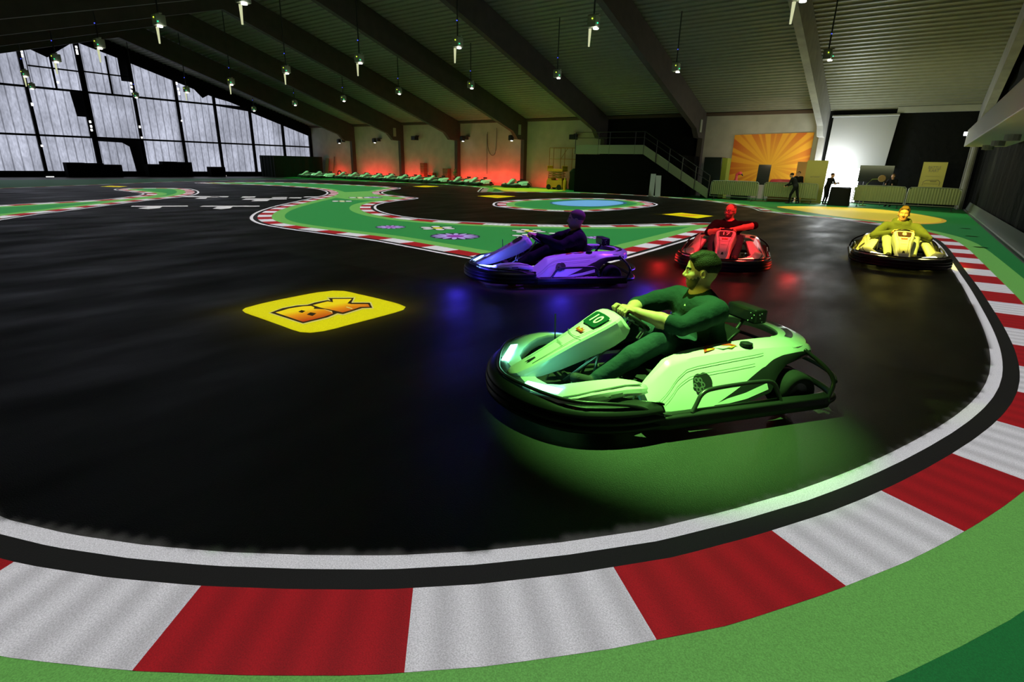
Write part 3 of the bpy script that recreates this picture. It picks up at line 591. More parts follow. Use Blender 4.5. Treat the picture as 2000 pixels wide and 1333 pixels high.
# ------------------------------------------------------------------ hanging projectors
def projector(px, py, z, label, group, strip=True, wallm=False):
    if wallm: X, z = on_back(px, py, Y0-.75); Y = Y0-.75
    else: X, Y = at(px, py, z)
    r = thing('ceiling_projector', label, 'projector', (X, Y, z), 0, group)
    mb = MB(); mb.box((-.06, 0, .2), (.30, .34, .34)); mb.box((-.06, 0, .40), (.42, .1, .05)); mb.build('housing', ['housing' if not wallm else 'black'], r, bevel=.02)
    mb = MB(); mb.lathe([(.085, 0), (.085, -.03)], (.06, -.05, 0), 'z', 14); mb.build('lens', ['lens'], r)
    mb = MB()
    if wallm: mb.box((-.06, .48, .42), (.5, .6, .06)); mb.box((-.06, .55, .30), (.1, .4, .3)); mb.build('bracket', ['tube'], r); return
    top = roof_z(Y)-z-.05; mb.tube([(-.06, 0, .36), (-.06, 0, top)], .028, 8); mb.build('pole', ['tube'], r)
    if strip: mb = MB(); mb.tube([(-.15, -.05, 0), (-.16, -.05, -.52)], [.05, .028], 8); mb.build('lens_lit_strip', ['strip'], r)  # strip lit by the lens; its brightness is put in as emission
    for q, m in (((-.02, -.18, .26), 'led_y'), ((.16, -.14, .12), 'led_g'), ((-.05, -.04, .95), 'led_b')):
        mb = MB(); mb.box(q, (.03, .03, .03)); mb.build('indicator', [m], r)
PB = [(366, 181), (453, 166), (561, 144), (704, 124), (896, 94), (1162, 56), (1564, 3)]
PC = [(51, 150), (112, 122), (197, 95), (314, 52), (478, 8)]
PA = [(497, 217), (577, 206), (672, 198), (780, 184), (921, 173), (1090, 153), (1322, 141), (1618, 118)]
names = ['first', 'second', 'third', 'fourth', 'fifth', 'sixth', 'seventh', 'eighth']
for i, q in enumerate(PA): projector(*q, 6.0, 'small lit projector of the row near the eaves, %s from the left' % names[i], 'projectors along the eaves', strip=False)
for i, q in enumerate(PB): projector(*q, 6.0, 'pole hung projector with pale strip in the middle row, %s from the left' % names[i], 'projectors of the middle row')
for i, q in enumerate(PC): projector(*q, 6.0, 'pole hung projector in the high row nearest the ridge, %s from the left' % names[i], 'projectors of the ridge row')
for q, l in [((64, 174), 'projector hanging just below another against the left curtain wall'), ((267, 191), 'projector hanging in front of the middle of the curtain wall')]: projector(*q, 6.0, l, 'projectors against the curtain wall', strip=False)
for i, q in enumerate([(663, 280), (732, 279), (904, 276), (999, 275)]): projector(*q, 0, 'glowing projector bracketed low on the back wall, %s from the left' % names[i], 'projectors on the back wall', wallm=True)
for q, l in [((810, 270), 'unlit projector on a bracket on the back wall between two columns'), ((1120, 268), 'unlit projector on a bracket on the back wall above the scissor lift')]:
    X, z = on_back(*q, Y0-.5); r = thing('wall_projector', l, 'projector', (X, Y0-.5, z)); mb = MB(); mb.box((0, 0, 0), (.5, .5, .35)); mb.build('housing', ['black'], r, bevel=.03); mb = MB(); mb.box((0, .3, .2), (.1, .4, .1)); mb.build('bracket', ['tube'], r)

# ------------------------------------------------------------------ kart
def lerp_secs(secs, n):                                   # secs: (x, values...) -> n samples, smooth
    a = np.array(secs, float); t = np.linspace(a[0, 0], a[-1, 0], n); xs = a[:, 0]
    if xs[0] > xs[-1]: return [[tt]+[float(np.interp(-tt, -xs, a[:, j])) for j in range(1, a.shape[1])] for tt in t]
    return [[tt]+[float(np.interp(tt, xs, a[:, j])) for j in range(1, a.shape[1])] for tt in t]
def build_kart(label, number, lampmat):
    K = thing('go_kart', label, 'go-kart', (0, 0, 0))
    # floor pan and chassis
    mb = MB(); mb.box((.15, 0, .065), (1.75, .74, .02)); mb.build('floor_pan', ['pan'], K, bevel=.008)
    mb = MB()
    for s in (1, -1): mb.tube(rounded([(1.15, .28*s, .09), (.7, .36*s, .09), (-.3, .34*s, .09), (-.95, .38*s, .10)]), .018); mb.tube([(.35, .3*s, .09), (.20, .78*s, .12)], .014); mb.tube([(-.6, .3*s, .1), (-.62, .78*s, .12)], .014)
    mb.tube([(.74, -.5, .13), (.74, .5, .13)], .018); mb.tube([(-.77, -.55, .15), (-.77, .55, .15)], .022)
    mb.build('chassis', ['tube'], K, smooth=True)
    # front bumper: ribbed plastic swept round the nose
    half = [(.42, .80), (.62, .815), (.82, .79), (1.0, .73), (1.15, .61), (1.27, .43), (1.35, .22), (1.38, 0)]
    path = [(x, y) for x, y in half]+[(x, -y) for x, y in half[-2::-1]]
    path = [(p.x, p.y) for p in rounded([(x, y, 0) for x, y in path], 2)]
    prof = [(-.20, .235), (-.12, .245), (-.05, .24), (-.01, .225), (.01, .205), (.018, .19), (-.005, .178), (.0, .172), (.022, .16), (.026, .14), (.0, .125), (.004, .118), (.024, .105), (.02, .08), (-.01, .062), (-.05, .05)]
    secs = []
    for i, (x, y) in enumerate(path):
        a = path[max(0, i-1)]; b = path[min(len(path)-1, i+1)]; d = Vector((b[0]-a[0], b[1]-a[1], 0)).normalized(); nrm = Vector((d.y, -d.x, 0))
        if nrm.dot(Vector((x, y, 0))-Vector((.3, 0, 0))) < 0: nrm = -nrm
        e = min(1, min(i, len(path)-1-i)/6); secs.append([(x+nrm.x*o*(1 if o > -.06 else e), y+nrm.y*o*(1 if o > -.06 else e), z) for o, z in prof])
    MB().loft(secs).build('front_bumper', ['black'], K, smooth=True, solid=.006)
    # guard rail over the front bumper
    g = [(.36, .80, .15), (.46, .80, .17), (.60, .79, .245), (.80, .76, .27), (1.03, .68, .275), (1.18, .45, .27), (1.30, .12, .26), (1.31, 0, .26)]
    g = g+[(x, -y, z) for x, y, z in g[-2::-1]]
    MB().tube(rounded(g), .013, 8).build('front_rail', ['tube'], K, smooth=True)
    # side bumpers with hoop
    for s in (1, -1):
        mb = MB(); secs = []
        for x, y in ((.50, .80), (.40, .83), (.25, .83), (-.4, .83), (-.92, .83), (-.98, .82)): secs.append([(x, (y-.06)*s, .05), (x, y*s, .06), (x, (y+.012)*s, .10), (x, y*s, .15), (x, (y-.06)*s, .165), (x, (y-.09)*s, .15)])
        mb.loft(secs, closed=True, cap=True); mb.build('side_bumper', ['black'], K, bevel=.008)
        mb = MB(); mb.tube(rounded([(.20, .80*s, .15), (.16, .78*s, .19), (.10, .75*s, .27), (0, .745*s, .29), (-.38, .745*s, .30), (-.50, .75*s, .29), (-.54, .77*s, .2), (-.55, .80*s, .14)]), .016, 8); mb.build('side_hoop', ['tube'], K, smooth=True)
    mb = MB(); q = [(-.95, .82, .11), (-.98, .81, .16), (-1.03, .79, .25), (-1.0, .72, .34), (-.93, .56, .43)]
    for s in (1, -1): mb.tube(rounded([(x, y*s, z) for x, y, z in q]), .016, 8)
    mb.tube(rounded([(-.95, .82, .11), (-1.10, .76, .11), (-1.20, .5, .11), (-1.22, 0, .11), (-1.20, -.5, .11), (-1.10, -.76, .11), (-.95, -.82, .11)]), .025, 8)
    mb.tube(rounded([(-1.03, .79, .25), (-1.14, .68, .25), (-1.23, .4, .25), (-1.24, 0, .25), (-1.23, -.4, .25), (-1.14, -.68, .25), (-1.03, -.79, .25)]), .016, 8)
    mb.build('rear_bumper', ['tube'], K, smooth=True)
    # wheels
    for x, y, r, w in ((.74, .56, .135, .14), (.74, -.56, .135, .14), (-.77, .64, .155, .21), (-.77, -.64, .155, .21)):
        mb = MB(); h = w/2; pr = [(r*.52, -h*.8), (r*.62, -h), (r*.85, -h), (r*.97, -h*.75), (r, -h*.3), (r, h*.3), (r*.97, h*.75), (r*.85, h), (r*.62, h), (r*.52, h*.8)]
        mb.lathe(pr, (0, 0, 0), 'y', 28); o = mb.build('wheel', ['tyre'], K, smooth=True, loc=(x, y, r))
        mb = MB(); sg_ = 1 if y > 0 else -1; mb.lathe([(r*.53, sg_*h*.82), (r*.50, sg_*h*.6), (r*.2, sg_*h*.5), (r*.2, sg_*h*.9), (.02, sg_*h*.95)], (0, 0, 0), 'y', 20); mb.build('rim', ['rim'], o, smooth=False)
    # white nose deck with an arm over each front wheel
    stn = [((1.08, 0, .235), (1.32, 0, .215), .15), ((1.08, .16, .24), (1.30, .18, .22), .15), ((1.06, .31, .255), (1.20, .43, .245), .14), ((1.00, .40, .28), (1.09, .59, .262), .13), ((.92, .46, .31), (.985, .655, .285), .135), ((.84, .50, .33), (.89, .675, .305), .20), ((.74, .52, .34), (.76, .68, .315), .272), ((.62, .52, .335), (.62, .66, .31), .272), ((.50, .525, .31), (.50, .63, .29), .25), ((.42, .53, .28), (.42, .585, .268), .24)]
    full = [(tuple([i[0], -i[1], i[2]]), tuple([o[0], -o[1], o[2]]), b) for i, o, b in stn[:0:-1]]+stn
    secs = []
    for i, o, b in full:
        s = 1 if i[1] >= 0 else -1; secs.append([(i[0]-.01, i[1]*.97, i[2]-.07), i, tuple((a+c)/2+(0, 0, .01)[k_] for k_, (a, c) in enumerate(zip(i, o))), o, (o[0]+.012, o[1]*1.02, (o[2]+b)/2), (o[0]+.005, o[1]*1.03, b)])
    MB().loft(secs).build('nose_fairing', ['body'], K, solid=.012, crease=30)
    for s in (1, -1):
        mb = MB()
        a, b = Vector((1.205, .25*s, .262)), Vector((1.045, .51*s, .289)); d = (b-a).normalized(); n_ = Vector((d.y, -d.x, 0))*(1 if s > 0 else -1)
        mb.add([a-n_*.03, b-n_*.03, b+n_*.028+Vector((0, 0, -.012)), a+n_*.028+Vector((0, 0, -.012)), a-n_*.03+Vector((0, 0, -.03)), b-n_*.03+Vector((0, 0, -.03)), b+n_*.028+Vector((0, 0, -.03)), a+n_*.028+Vector((0, 0, -.03))], [(0, 1, 2, 3), (0, 4, 5, 1), (1, 5, 6, 2), (2, 6, 7, 3), (3, 7, 4, 0)])
        mb.build('headlight', [lampmat], K)
    for s in (1, -1):
        L = [(1.06, .60, .2715), (.97, .635, .293), (.86, .652, .3145), (.74, .655, .3255), (.62, .63, .322), (.48, .60, .302)]
        MB().loft([[(x, y*s, z+.004), (x, (y-.014)*s, z+.006)] for x, y, z in L]).build('nose_stripe', ['gline'], K)
        MB().loft([[(x, (y+.035)*s, z-.025), (x, (y+.045)*s, z-.045)] for x, y, z in L[1:-1]]).build('nose_stripe', ['gline'], K)
    # moulded step between fender and side pod
    for s in (1, -1):
        MB().loft([[(.50, .50*s, .16), (.50, .64*s, .15), (.50, .79*s, .165)], [(.38, .50*s, .12), (.38, .66*s, .12), (.38, .80*s, .16)], [(.18, .6*s, .115), (.18, .72*s, .12), (.18, .80*s, .16)]]).build('side_step', ['black'], K, solid=.008)
    for s in (1, -1):
        mb = MB()
        y = .697*s; z = .20
        mb.add([(1.03, y-.01*s, z-.015), (.965, y+.006*s, z-.02), (.955, y+.004*s, z+.035), (.99, y, z+.028), (1.03, y-.012*s, z+.04)], [(0, 1, 2, 3, 4)], 0); mb.add([(1.01, y-.002*s, z-.005), (.98, y+.009*s, z-.005), (.975, y+.007*s, z+.015), (1.01, y-.002*s, z+.015)], [(0, 1, 2, 3)], 1)
        mb.build('nose_logo', ['logo_r', 'logo_y'], K)
    # tower panel
    T_ = [(1.255, .245, .03, .025), (1.21, .262, .072, .035), (1.10, .31, .09, .07), (.95, .385, .095, .105), (.78, .475, .11, .13), (.64, .548, .135, .14), (.56, .591, .150, .14), (.48, .635, .158, .13), (.44, .652, .14, .11), (.41, .655, .11, .09)]
    secs = [[(x-.05-d_*.2, -(w+.035), z-d_), (x-.01, -(w+.012), z-.012), (x, -w, z), (x, 0, z+.008), (x, w, z), (x-.01, w+.012, z-.012), (x-.05-d_*.2, w+.035, z-d_)] for x, z, w, d_ in T_]
    TW = MB().loft(secs).build('tower_panel', ['body'], K, solid=.014, crease=24)
    e1 = Vector((-.881, 0, .474)); nn = Vector((.474, 0, .881))
    def on_t(u, v, lift): return Vector((.95, 0, .385))+e1*u+Vector((0, 1, 0))*v+nn*lift      # u up the panel, v towards the left side
    mb = MB()
    P = rounded([on_t(.375, 0, .014), on_t(.375, .095, .014), on_t(.41, .105, .014), on_t(.50, .115, .014), on_t(.525, .11, .014), on_t(.53, 0, .014)], 1)
    P2 = P+[Vector((p.x, -p.y, p.z)) for p in P[-2:0:-1]]; mb.add(P2, [tuple(range(len(P2)))]); mb.build('number_badge', ['badge' if number == '10' else 'badged'], K)
    if number:
        V, F = text_tris(number, .125); mb = MB(); mb.add([on_t(.452+v.y, v.x*1.15, .019) for v in V], F); mb.build('number', ['textw'], K)
    mb = MB(); mb.add([on_t(.285, -.05, .015), on_t(.29, .05, .015), on_t(.33, .055, .015), on_t(.315, .03, .015), on_t(.335, .01, .015), on_t(.31, -.015, .015), on_t(.33, -.05, .015)], [tuple(range(7))], 0); mb.add([on_t(.30, -.03, .017), on_t(.30, .035, .017), on_t(.31, .035, .017), on_t(.31, -.03, .017)], [(0, 1, 2, 3)], 1)
    mb.build('tower_logo', ['logo_r', 'logo_y'], K)
    V, F = text_tris('battlekart', .026); mb = MB(); mb.add([on_t(.12+v.y, v.x, .016) for v in V], F)
    mb.loft([[on_t(.262-.03*math.cos(a*1.35), .118*a, .013), on_t(.256-.03*math.cos(a*1.35), .118*a, .013)] for a in np.linspace(-1, 1, 12)])
    for s in (1, -1): mb.loft([[on_t(u, s*w, l), on_t(u, s*(w-.006), l+.001)] for u, w, l in ((-.15, .062, .008), (.05, .07, .009), (.25, .085, .010), (.42, .125, .004), (.52, .128, .006))])
    mb.build('tower_lines', ['gline'], K)
    mb = MB(); mb.add([on_t(-.24, 0, .014), on_t(-.16, .022, .012), on_t(-.10, .012, .012), on_t(-.10, -.012, .012), on_t(-.16, -.022, .012)], [(0, 1, 2, 3, 4)]); mb.build('tower_vent', ['bodyblack'], K)
    # side pods
    ps = [(.47, .50, .54, .205, .64, .12), (.36, .45, .52, .285, .69, .115), (.20, .39, .49, .395, .73, .115), (.02, .36, .485, .432, .745, .125), (-.30, .34, .50, .455, .745, .15), (-.52, .33, .515, .466, .72, .19), (-.60, .33, .525, .468, .67, .29), (-.70, .33, .53, .470, .63, .35), (-.85, .33, .53, .47, .60, .375), (-.95, .32, .525, .465, .575, .38), (-1.02, .30, .51, .458, .535, .385)]
    ss = lerp_secs(ps, 64)
    for s in (1, -1):
        secs = []; R_ = 20
        for x, yi, yo, zt, yl, zl in ss:
            q = [(x, (yi-.02)*s, zt-.06), (x, yi*s, zt), (x, (yi+yo)/2*s, zt+.008), (x, yo*s, zt-.01)]
            for r in range(1, R_+1):
                t = r/R_; q.append((x, (yo+(yl-yo)*t+.018*math.sin(PI*t))*s, zt-.01+(zl-zt+.01)*t))
            secs.append(q)
        n = len(secs[0]); V = [p for q in secs for p in q]; F = []; MI = []
        for i in range(len(secs)-1):
            x = (ss[i][0]+ss[i+1][0])/2
            for k_ in range(n-1):
                F.append((i*n+k_, i*n+k_+1, (i+1)*n+k_+1, (i+1)*n+k_)); t = (k_-3+.5)/R_
                blk = False and t > .97+x*1.15 and x < .02
                strip_ = .80 < t < .93 and -.54 < x < .06-(t-.8)*.6
                MI.append(1 if (blk and not strip_) else 0)
        po = mesh('side_pod', V, F, ['body', 'bodyblack'], K, smooth=True, mi=MI); bm = bmesh.new(); bm.from_mesh(po.data); bmesh.ops.recalc_face_normals(bm, faces=bm.faces); bm.to_mesh(po.data); bm.free()
        po.data.set_sharp_from_angle(angle=math.radians(26))
        m_ = po.modifiers.new('s', 'SOLIDIFY'); m_.thickness = .012; m_.offset = -1
        def surf(x, t, lift=.006):
            a = min(ss, key=lambda q: abs(q[0]-x)); f = lambda j: float(np.interp(-x, [-q[0] for q in ss], [q[j] for q in ss]))
            yo, zt, yl, zl = f(2), f(3), f(4), f(5); n_ = Vector((0, -(zl-zt), (yl-yo))).normalized(); p = Vector((x, yo+(yl-yo)*t+.018*math.sin(PI*t), zt-.01+(zl-zt+.01)*t))+n_*(lift+.004); return (p.x, p.y*s, p.z)
        mb = MB()
        mb.loft([[surf(x, t), surf(x, t+.014)] for x, t in zip(np.linspace(.44, -.55, 24), np.interp(np.linspace(.44, -.55, 24), [-.55, .1, .20, .44], [.12, .18, .30, .75]))])
        mb.loft([[surf(x, t), surf(x, t+.012)] for x, t in zip(np.linspace(.44, -.45, 24), np.interp(np.linspace(.44, -.45, 24), [-.45, .1, .20, .44], [.30, .32, .42, .95]))])
        mb.build('pod_lines', ['gline'], po)
        mb = MB(); xs = np.linspace(.02, -1.0, 40)
        tt = np.interp(-xs, [-.02, .20, .50, .62, .8, 1.0], [.99, .76, .42, .40, .42, .45])
        mb.loft([[surf(x, t0+(1.0-t0)*k_/8, .0015) for k_ in range(9)] for x, t0 in zip(xs, tt)])
        xs = np.linspace(-.02, -.50, 24); wd_ = np.interp(-xs, [.02, .15, .50], [.0, .05, .075]); mc = np.interp(-xs, [.02, .50], [.93, .84])
        mb.loft([[surf(x, c_+w_*k_, .003) for k_ in (-1, 0, 1)] for x, w_, c_ in zip(xs, wd_, mc)], mi=1)
        mb.build('swoosh', ['bodyblack', 'body'], po)
        mb = MB()
        def disc(x, t, r, m, lift):
            mb.add([surf(x+r*math.cos(a), t+r*math.sin(a)/.30, lift) for a in np.linspace(0, 2*PI, 17)[:-1]], [tuple(range(16))], m)
        disc(.03, .48, .055, 1, .004); disc(-.015, .46, .05, 1, .0045)
        for a in range(6): disc(.045+.030*math.cos(a), .50+.10*math.sin(a), .016, 0, .006); disc(.045+.030*math.cos(a), .50+.10*math.sin(a), .008, 1, .0065)
        
        mb.build('engine_graphic', ['gline', 'bodyblack'], po)
        def top(x, y, lift=.008): return (x, (y-.105)*s, float(np.interp(-x, [-q[0] for q in ss], [q[3] for q in ss]))+lift)
        mb = MB()
        mb.add([top(-.10, .57), top(-.14, .50), top(-.19, .46), top(-.25, .46), top(-.24, .51), top(-.20, .55)], [tuple(range(6))], 0); mb.add([top(-.18, .49, .009), top(-.25, .47, .009), top(-.33, .50, .009), top(-.36, .56, .009), top(-.26, .57, .009)], [tuple(range(5))], 1)
        mb.add([top(-.29, .51, .011), top(-.37, .47, .011), top(-.40, .56, .011)], [(0, 1, 2)], 0); mb.add([top(-.30, .56, .010), top(-.40, .545, .010), top(-.33, .58, .010)], [(0, 1, 2)], 2); mb.add([top(-.13, .56, .009), top(-.17, .5, .009), top(-.2, .55, .009)], [(0, 1, 2)], 2)
        mb.build('pod_emblem', ['logo_r', 'body', 'logo_y'], po)
        mb = MB(); mb.lathe([(.05, 0), (.045, .02), (.02, .028)], (-.47, .46*s, .47), 'z', 16); mb.build('filler_cap', ['bodyblack'], po)
    # rear cowl
    secs = []
    for a in np.linspace(-92, 92, 25):
        c, sn = math.cos(math.radians(a)), math.sin(math.radians(a)); secs.append([(-.84-.20*c, .30*sn, .41), (-.84-.20*c, .31*sn, .468), (-.84-.30*c, .44*sn, .475), (-.84-.36*c, .55*sn, .455), (-.84-.375*c, .57*sn, .37)])
    MB().loft(secs).build('rear_cowl', ['body'], K, solid=.012, crease=35)
    mb = MB()
    for a0, a1 in ((-70, -25), (25, 70), (-18, 18)):
        mb.loft([[(-.84-.25*math.cos(math.radians(a)), .37*math.sin(math.radians(a)), .4765), (-.84-.295*math.cos(math.radians(a)), .43*math.sin(math.radians(a)), .4785)] for a in np.linspace(a0, a1, 8)])
    mb.build('cowl_panel', ['bodyblack'], K)
    # seat
    secs = []
    for t in np.linspace(0, 1, 14):
        if t < .45: u = t/.45; x = .02-.40*u; z = .12-.02*math.sin(PI*u); wd = .17+.05*u; lip = .06+.08*u
        else: u = (t-.45)/.55; x = -.38-.10*u-.16*u*u; z = .10+.40*u; wd = .22-.03*u; lip = .14*(1-u)+.03
        q = []
        for a in np.linspace(-1, 1, 11):
            e = abs(a)**3; q.append((x+(lip*e if t >= .45 else 0), wd*1.1*a, z+(lip*e if t < .45 else lip*e*.2)))
        secs.append(q)
    MB().loft(secs).build('seat', ['seat'], K, smooth=True, solid=.016)
    # steering
    mb = MB(); C_ = Vector((.245, 0, .595)); u_ = Vector((.82, 0, .57)); v_ = Vector((0, 1, 0)); n_ = Vector((-.57, 0, .82))
    mb.tube([C_+u_*math.cos(a)*.14+v_*math.sin(a)*.15 for a in np.linspace(0, 2*PI, 33)[:-1]], .0165, 10, closed=True)
    for a in (PI/2, -PI/2, PI): mb.tube([C_-n_*.02, C_+u_*math.cos(a)*.135+v_*math.sin(a)*.145], .011, 6)
    mb.build('steering_wheel', ['black'], K, smooth=True)
    mb = MB(); mb.tube([C_-n_*.01, C_-n_*.06, (.36, 0, .42), (.80, 0, .13)], .014, 8); mb.tube([(.45, 0, .40), (.52, 0, .56)], .012, 8); mb.tube([(.62, .10, .08), (.50, .04, .52)], .012, 8); mb.tube([(.62, -.10, .08), (.50, -.04, .52)], .012, 8); mb.build('steering_column', ['steel'], K, smooth=True)
    mb = MB(); mb.box(C_-n_*.0+u_*.0, (.09, .13, .05), 0, Matrix.Rotation(-.6, 3, 'Y')); mb.box(C_-u_*.16-n_*.04, (.13, .05, .03), 0, Matrix.Rotation(.9, 3, 'Y')); mb.build('control_box', ['steel'], K, bevel=.006)
    for s in (1, -1):
        mb = MB(); mb.tube([(.88, .18*s, .07), (.84, .18*s, .16), (.78, .20*s, .24)], .009, 6); mb.box((.79, .20*s, .225), (.02, .08, .06)); mb.build('pedal', ['steel'], K)
    # sensor box on a bent arm behind the seat, aerial at the front
    mb = MB(); mb.tube(rounded([(-.66, .04, .30), (-.70, .03, .40), (-.80, .0, .50), (-.84, 0, .56)]), .016, 8); mb.build('sensor_arm', ['tube'], K, smooth=True)
    mb = MB(); mb.box((-.84, 0, .585), (.13, .34, .12)); bx = mb.build('sensor_box', ['black'], K, bevel=.02)
    mb = MB()
    for y, z in ((.12, .73), (.14, .69), (.16, .72), (.10, .66)): mb.box((-.84+.067, y, z-.115), (.004, .008, .008)); mb.box((-.9+y*.5, .172, z-.115), (.008, .004, .008))
    mb.build('indicator', ['textw'], bx)
    mb = MB(); mb.tube([(.72, -.40, .30), (.73, -.40, .56)], .006, 6); mb.build('aerial', ['tube'], K)
    return K
def children(o): return [c for c in bpy.data.objects if c.parent == o]
def copy_tree(o, kids, parent=None):
    c = o.copy(); COL.objects.link(c)
    if parent: c.parent = parent
    for ch in kids.get(o.name, []): copy_tree(ch, kids, c)
    return c
LM = [emis('headlight_green', (.25, 1, .62), 9), emis('headlight_blue', (.22, .45, 1), 7), emis('headlight_red', (1, .10, .06), 9), emis('headlight_yellow', (1, .9, .35), 9)]
KL = ['green lit white go-kart with number 10, nearest the camera', 'violet and blue lit go-kart by the corner of the green island', 'red lit go-kart with number 17, facing the camera behind the green lit one', 'yellow lit go-kart with number 8 beside the kerb at right']
KO = []
for (x, y, h), l, nb, lm in zip(KARTS, KL, ['10', '', '17', '8'], LM):
    kt = build_kart(l, nb, lm); kt.location = (x, y, .007); kt.rotation_euler = (0, 0, h); KO.append(kt)
def kw(i, x, y, z):                                       # kart space to world
    kx, ky, h = KARTS[i]; c, s = math.cos(h), math.sin(h); return (kx+c*x-s*y, ky+s*x+c*y, z)
for i, c, e in ((0, (.15, 1, .6), 1.2), (1, (.10, .12, 1), 5.0), (2, (1, .03, .03), 6.0), (3, (1, .85, .2), 2.0)):
    for s in (1, -1): light('POINT', 'headlight_glow', kw(i, 1.0, .33*s, .36), e*.5, c, shadow_soft_size=.04)
for q in ((1.55, .5, .12), (-1.40, .6, .14), (0.1, 1.05, .1)): light('POINT', 'kart_glow_blue', kw(1, q[0], q[1], .30), 7, (.06, .04, 1), shadow_soft_size=.12)
for q in ((1.5, -.4, .12), (.3, -1.05, .12), (.4, 1.05, .12)): light('POINT', 'kart_glow_red', kw(2, q[0], q[1]*1.1, .30), 6, (1, .02, .02), shadow_soft_size=.1)
# karts parked along the back wall
pk = build_kart('parked', '', emis('headlight_off', (.2, .5, .3), .3))
kids = {}
for o in bpy.data.objects:
    if o.parent: kids.setdefault(o.parent.name, []).append(o)
drop = {'swoosh', 'pod_lines', 'engine_graphic', 'pod_emblem', 'nose_logo', 'nose_stripe', 'tower_lines', 'tower_logo', 'tower_vent', 'aerial', 'pedal', 'bumper_clip', 'indicator', 'number_badge', 'filler_cap'}
base = lambda o: o.name.split('.')[0]
kids = {k_: [c for c in v if base(c) not in drop] for k_, v in kids.items()}
PK = [(-50.3, 34.8), (-48.5, 35.0), (-46.7, 36.5)]+[(-46.7+1.74*i, 36.55) for i in range(1, 8)]+[(-31.6, 36.6), (-29.8, 36.6), (-26.0, 36.6)]
pos_l = ['leftmost', 'second', 'third', 'fourth', 'fifth', 'sixth', 'seventh', 'eighth', 'ninth', 'tenth', 'eleventh', 'twelfth', 'rightmost']
for i, (x, y) in enumerate(PK):
    c = copy_tree(pk, kids); c.location = (x, y, .007); c.rotation_euler = (0, 0, -PI/2+random.uniform(-.01, .01)); c['label'] = 'pale green lit parked go-kart, %s of the row%s' % (pos_l[i], '' if i in (0, 12) else ' from the left'); c['group'] = 'karts parked along the back wall'
def kill(o):
    for c in [q for q in bpy.data.objects if q.parent == o]: kill(c)
    bpy.data.objects.remove(o)
kill(pk)
for x, wd in ((-50, 4), (-45, 6), (-38.5, 7), (-30.7, 4), (-26, 2)): pass

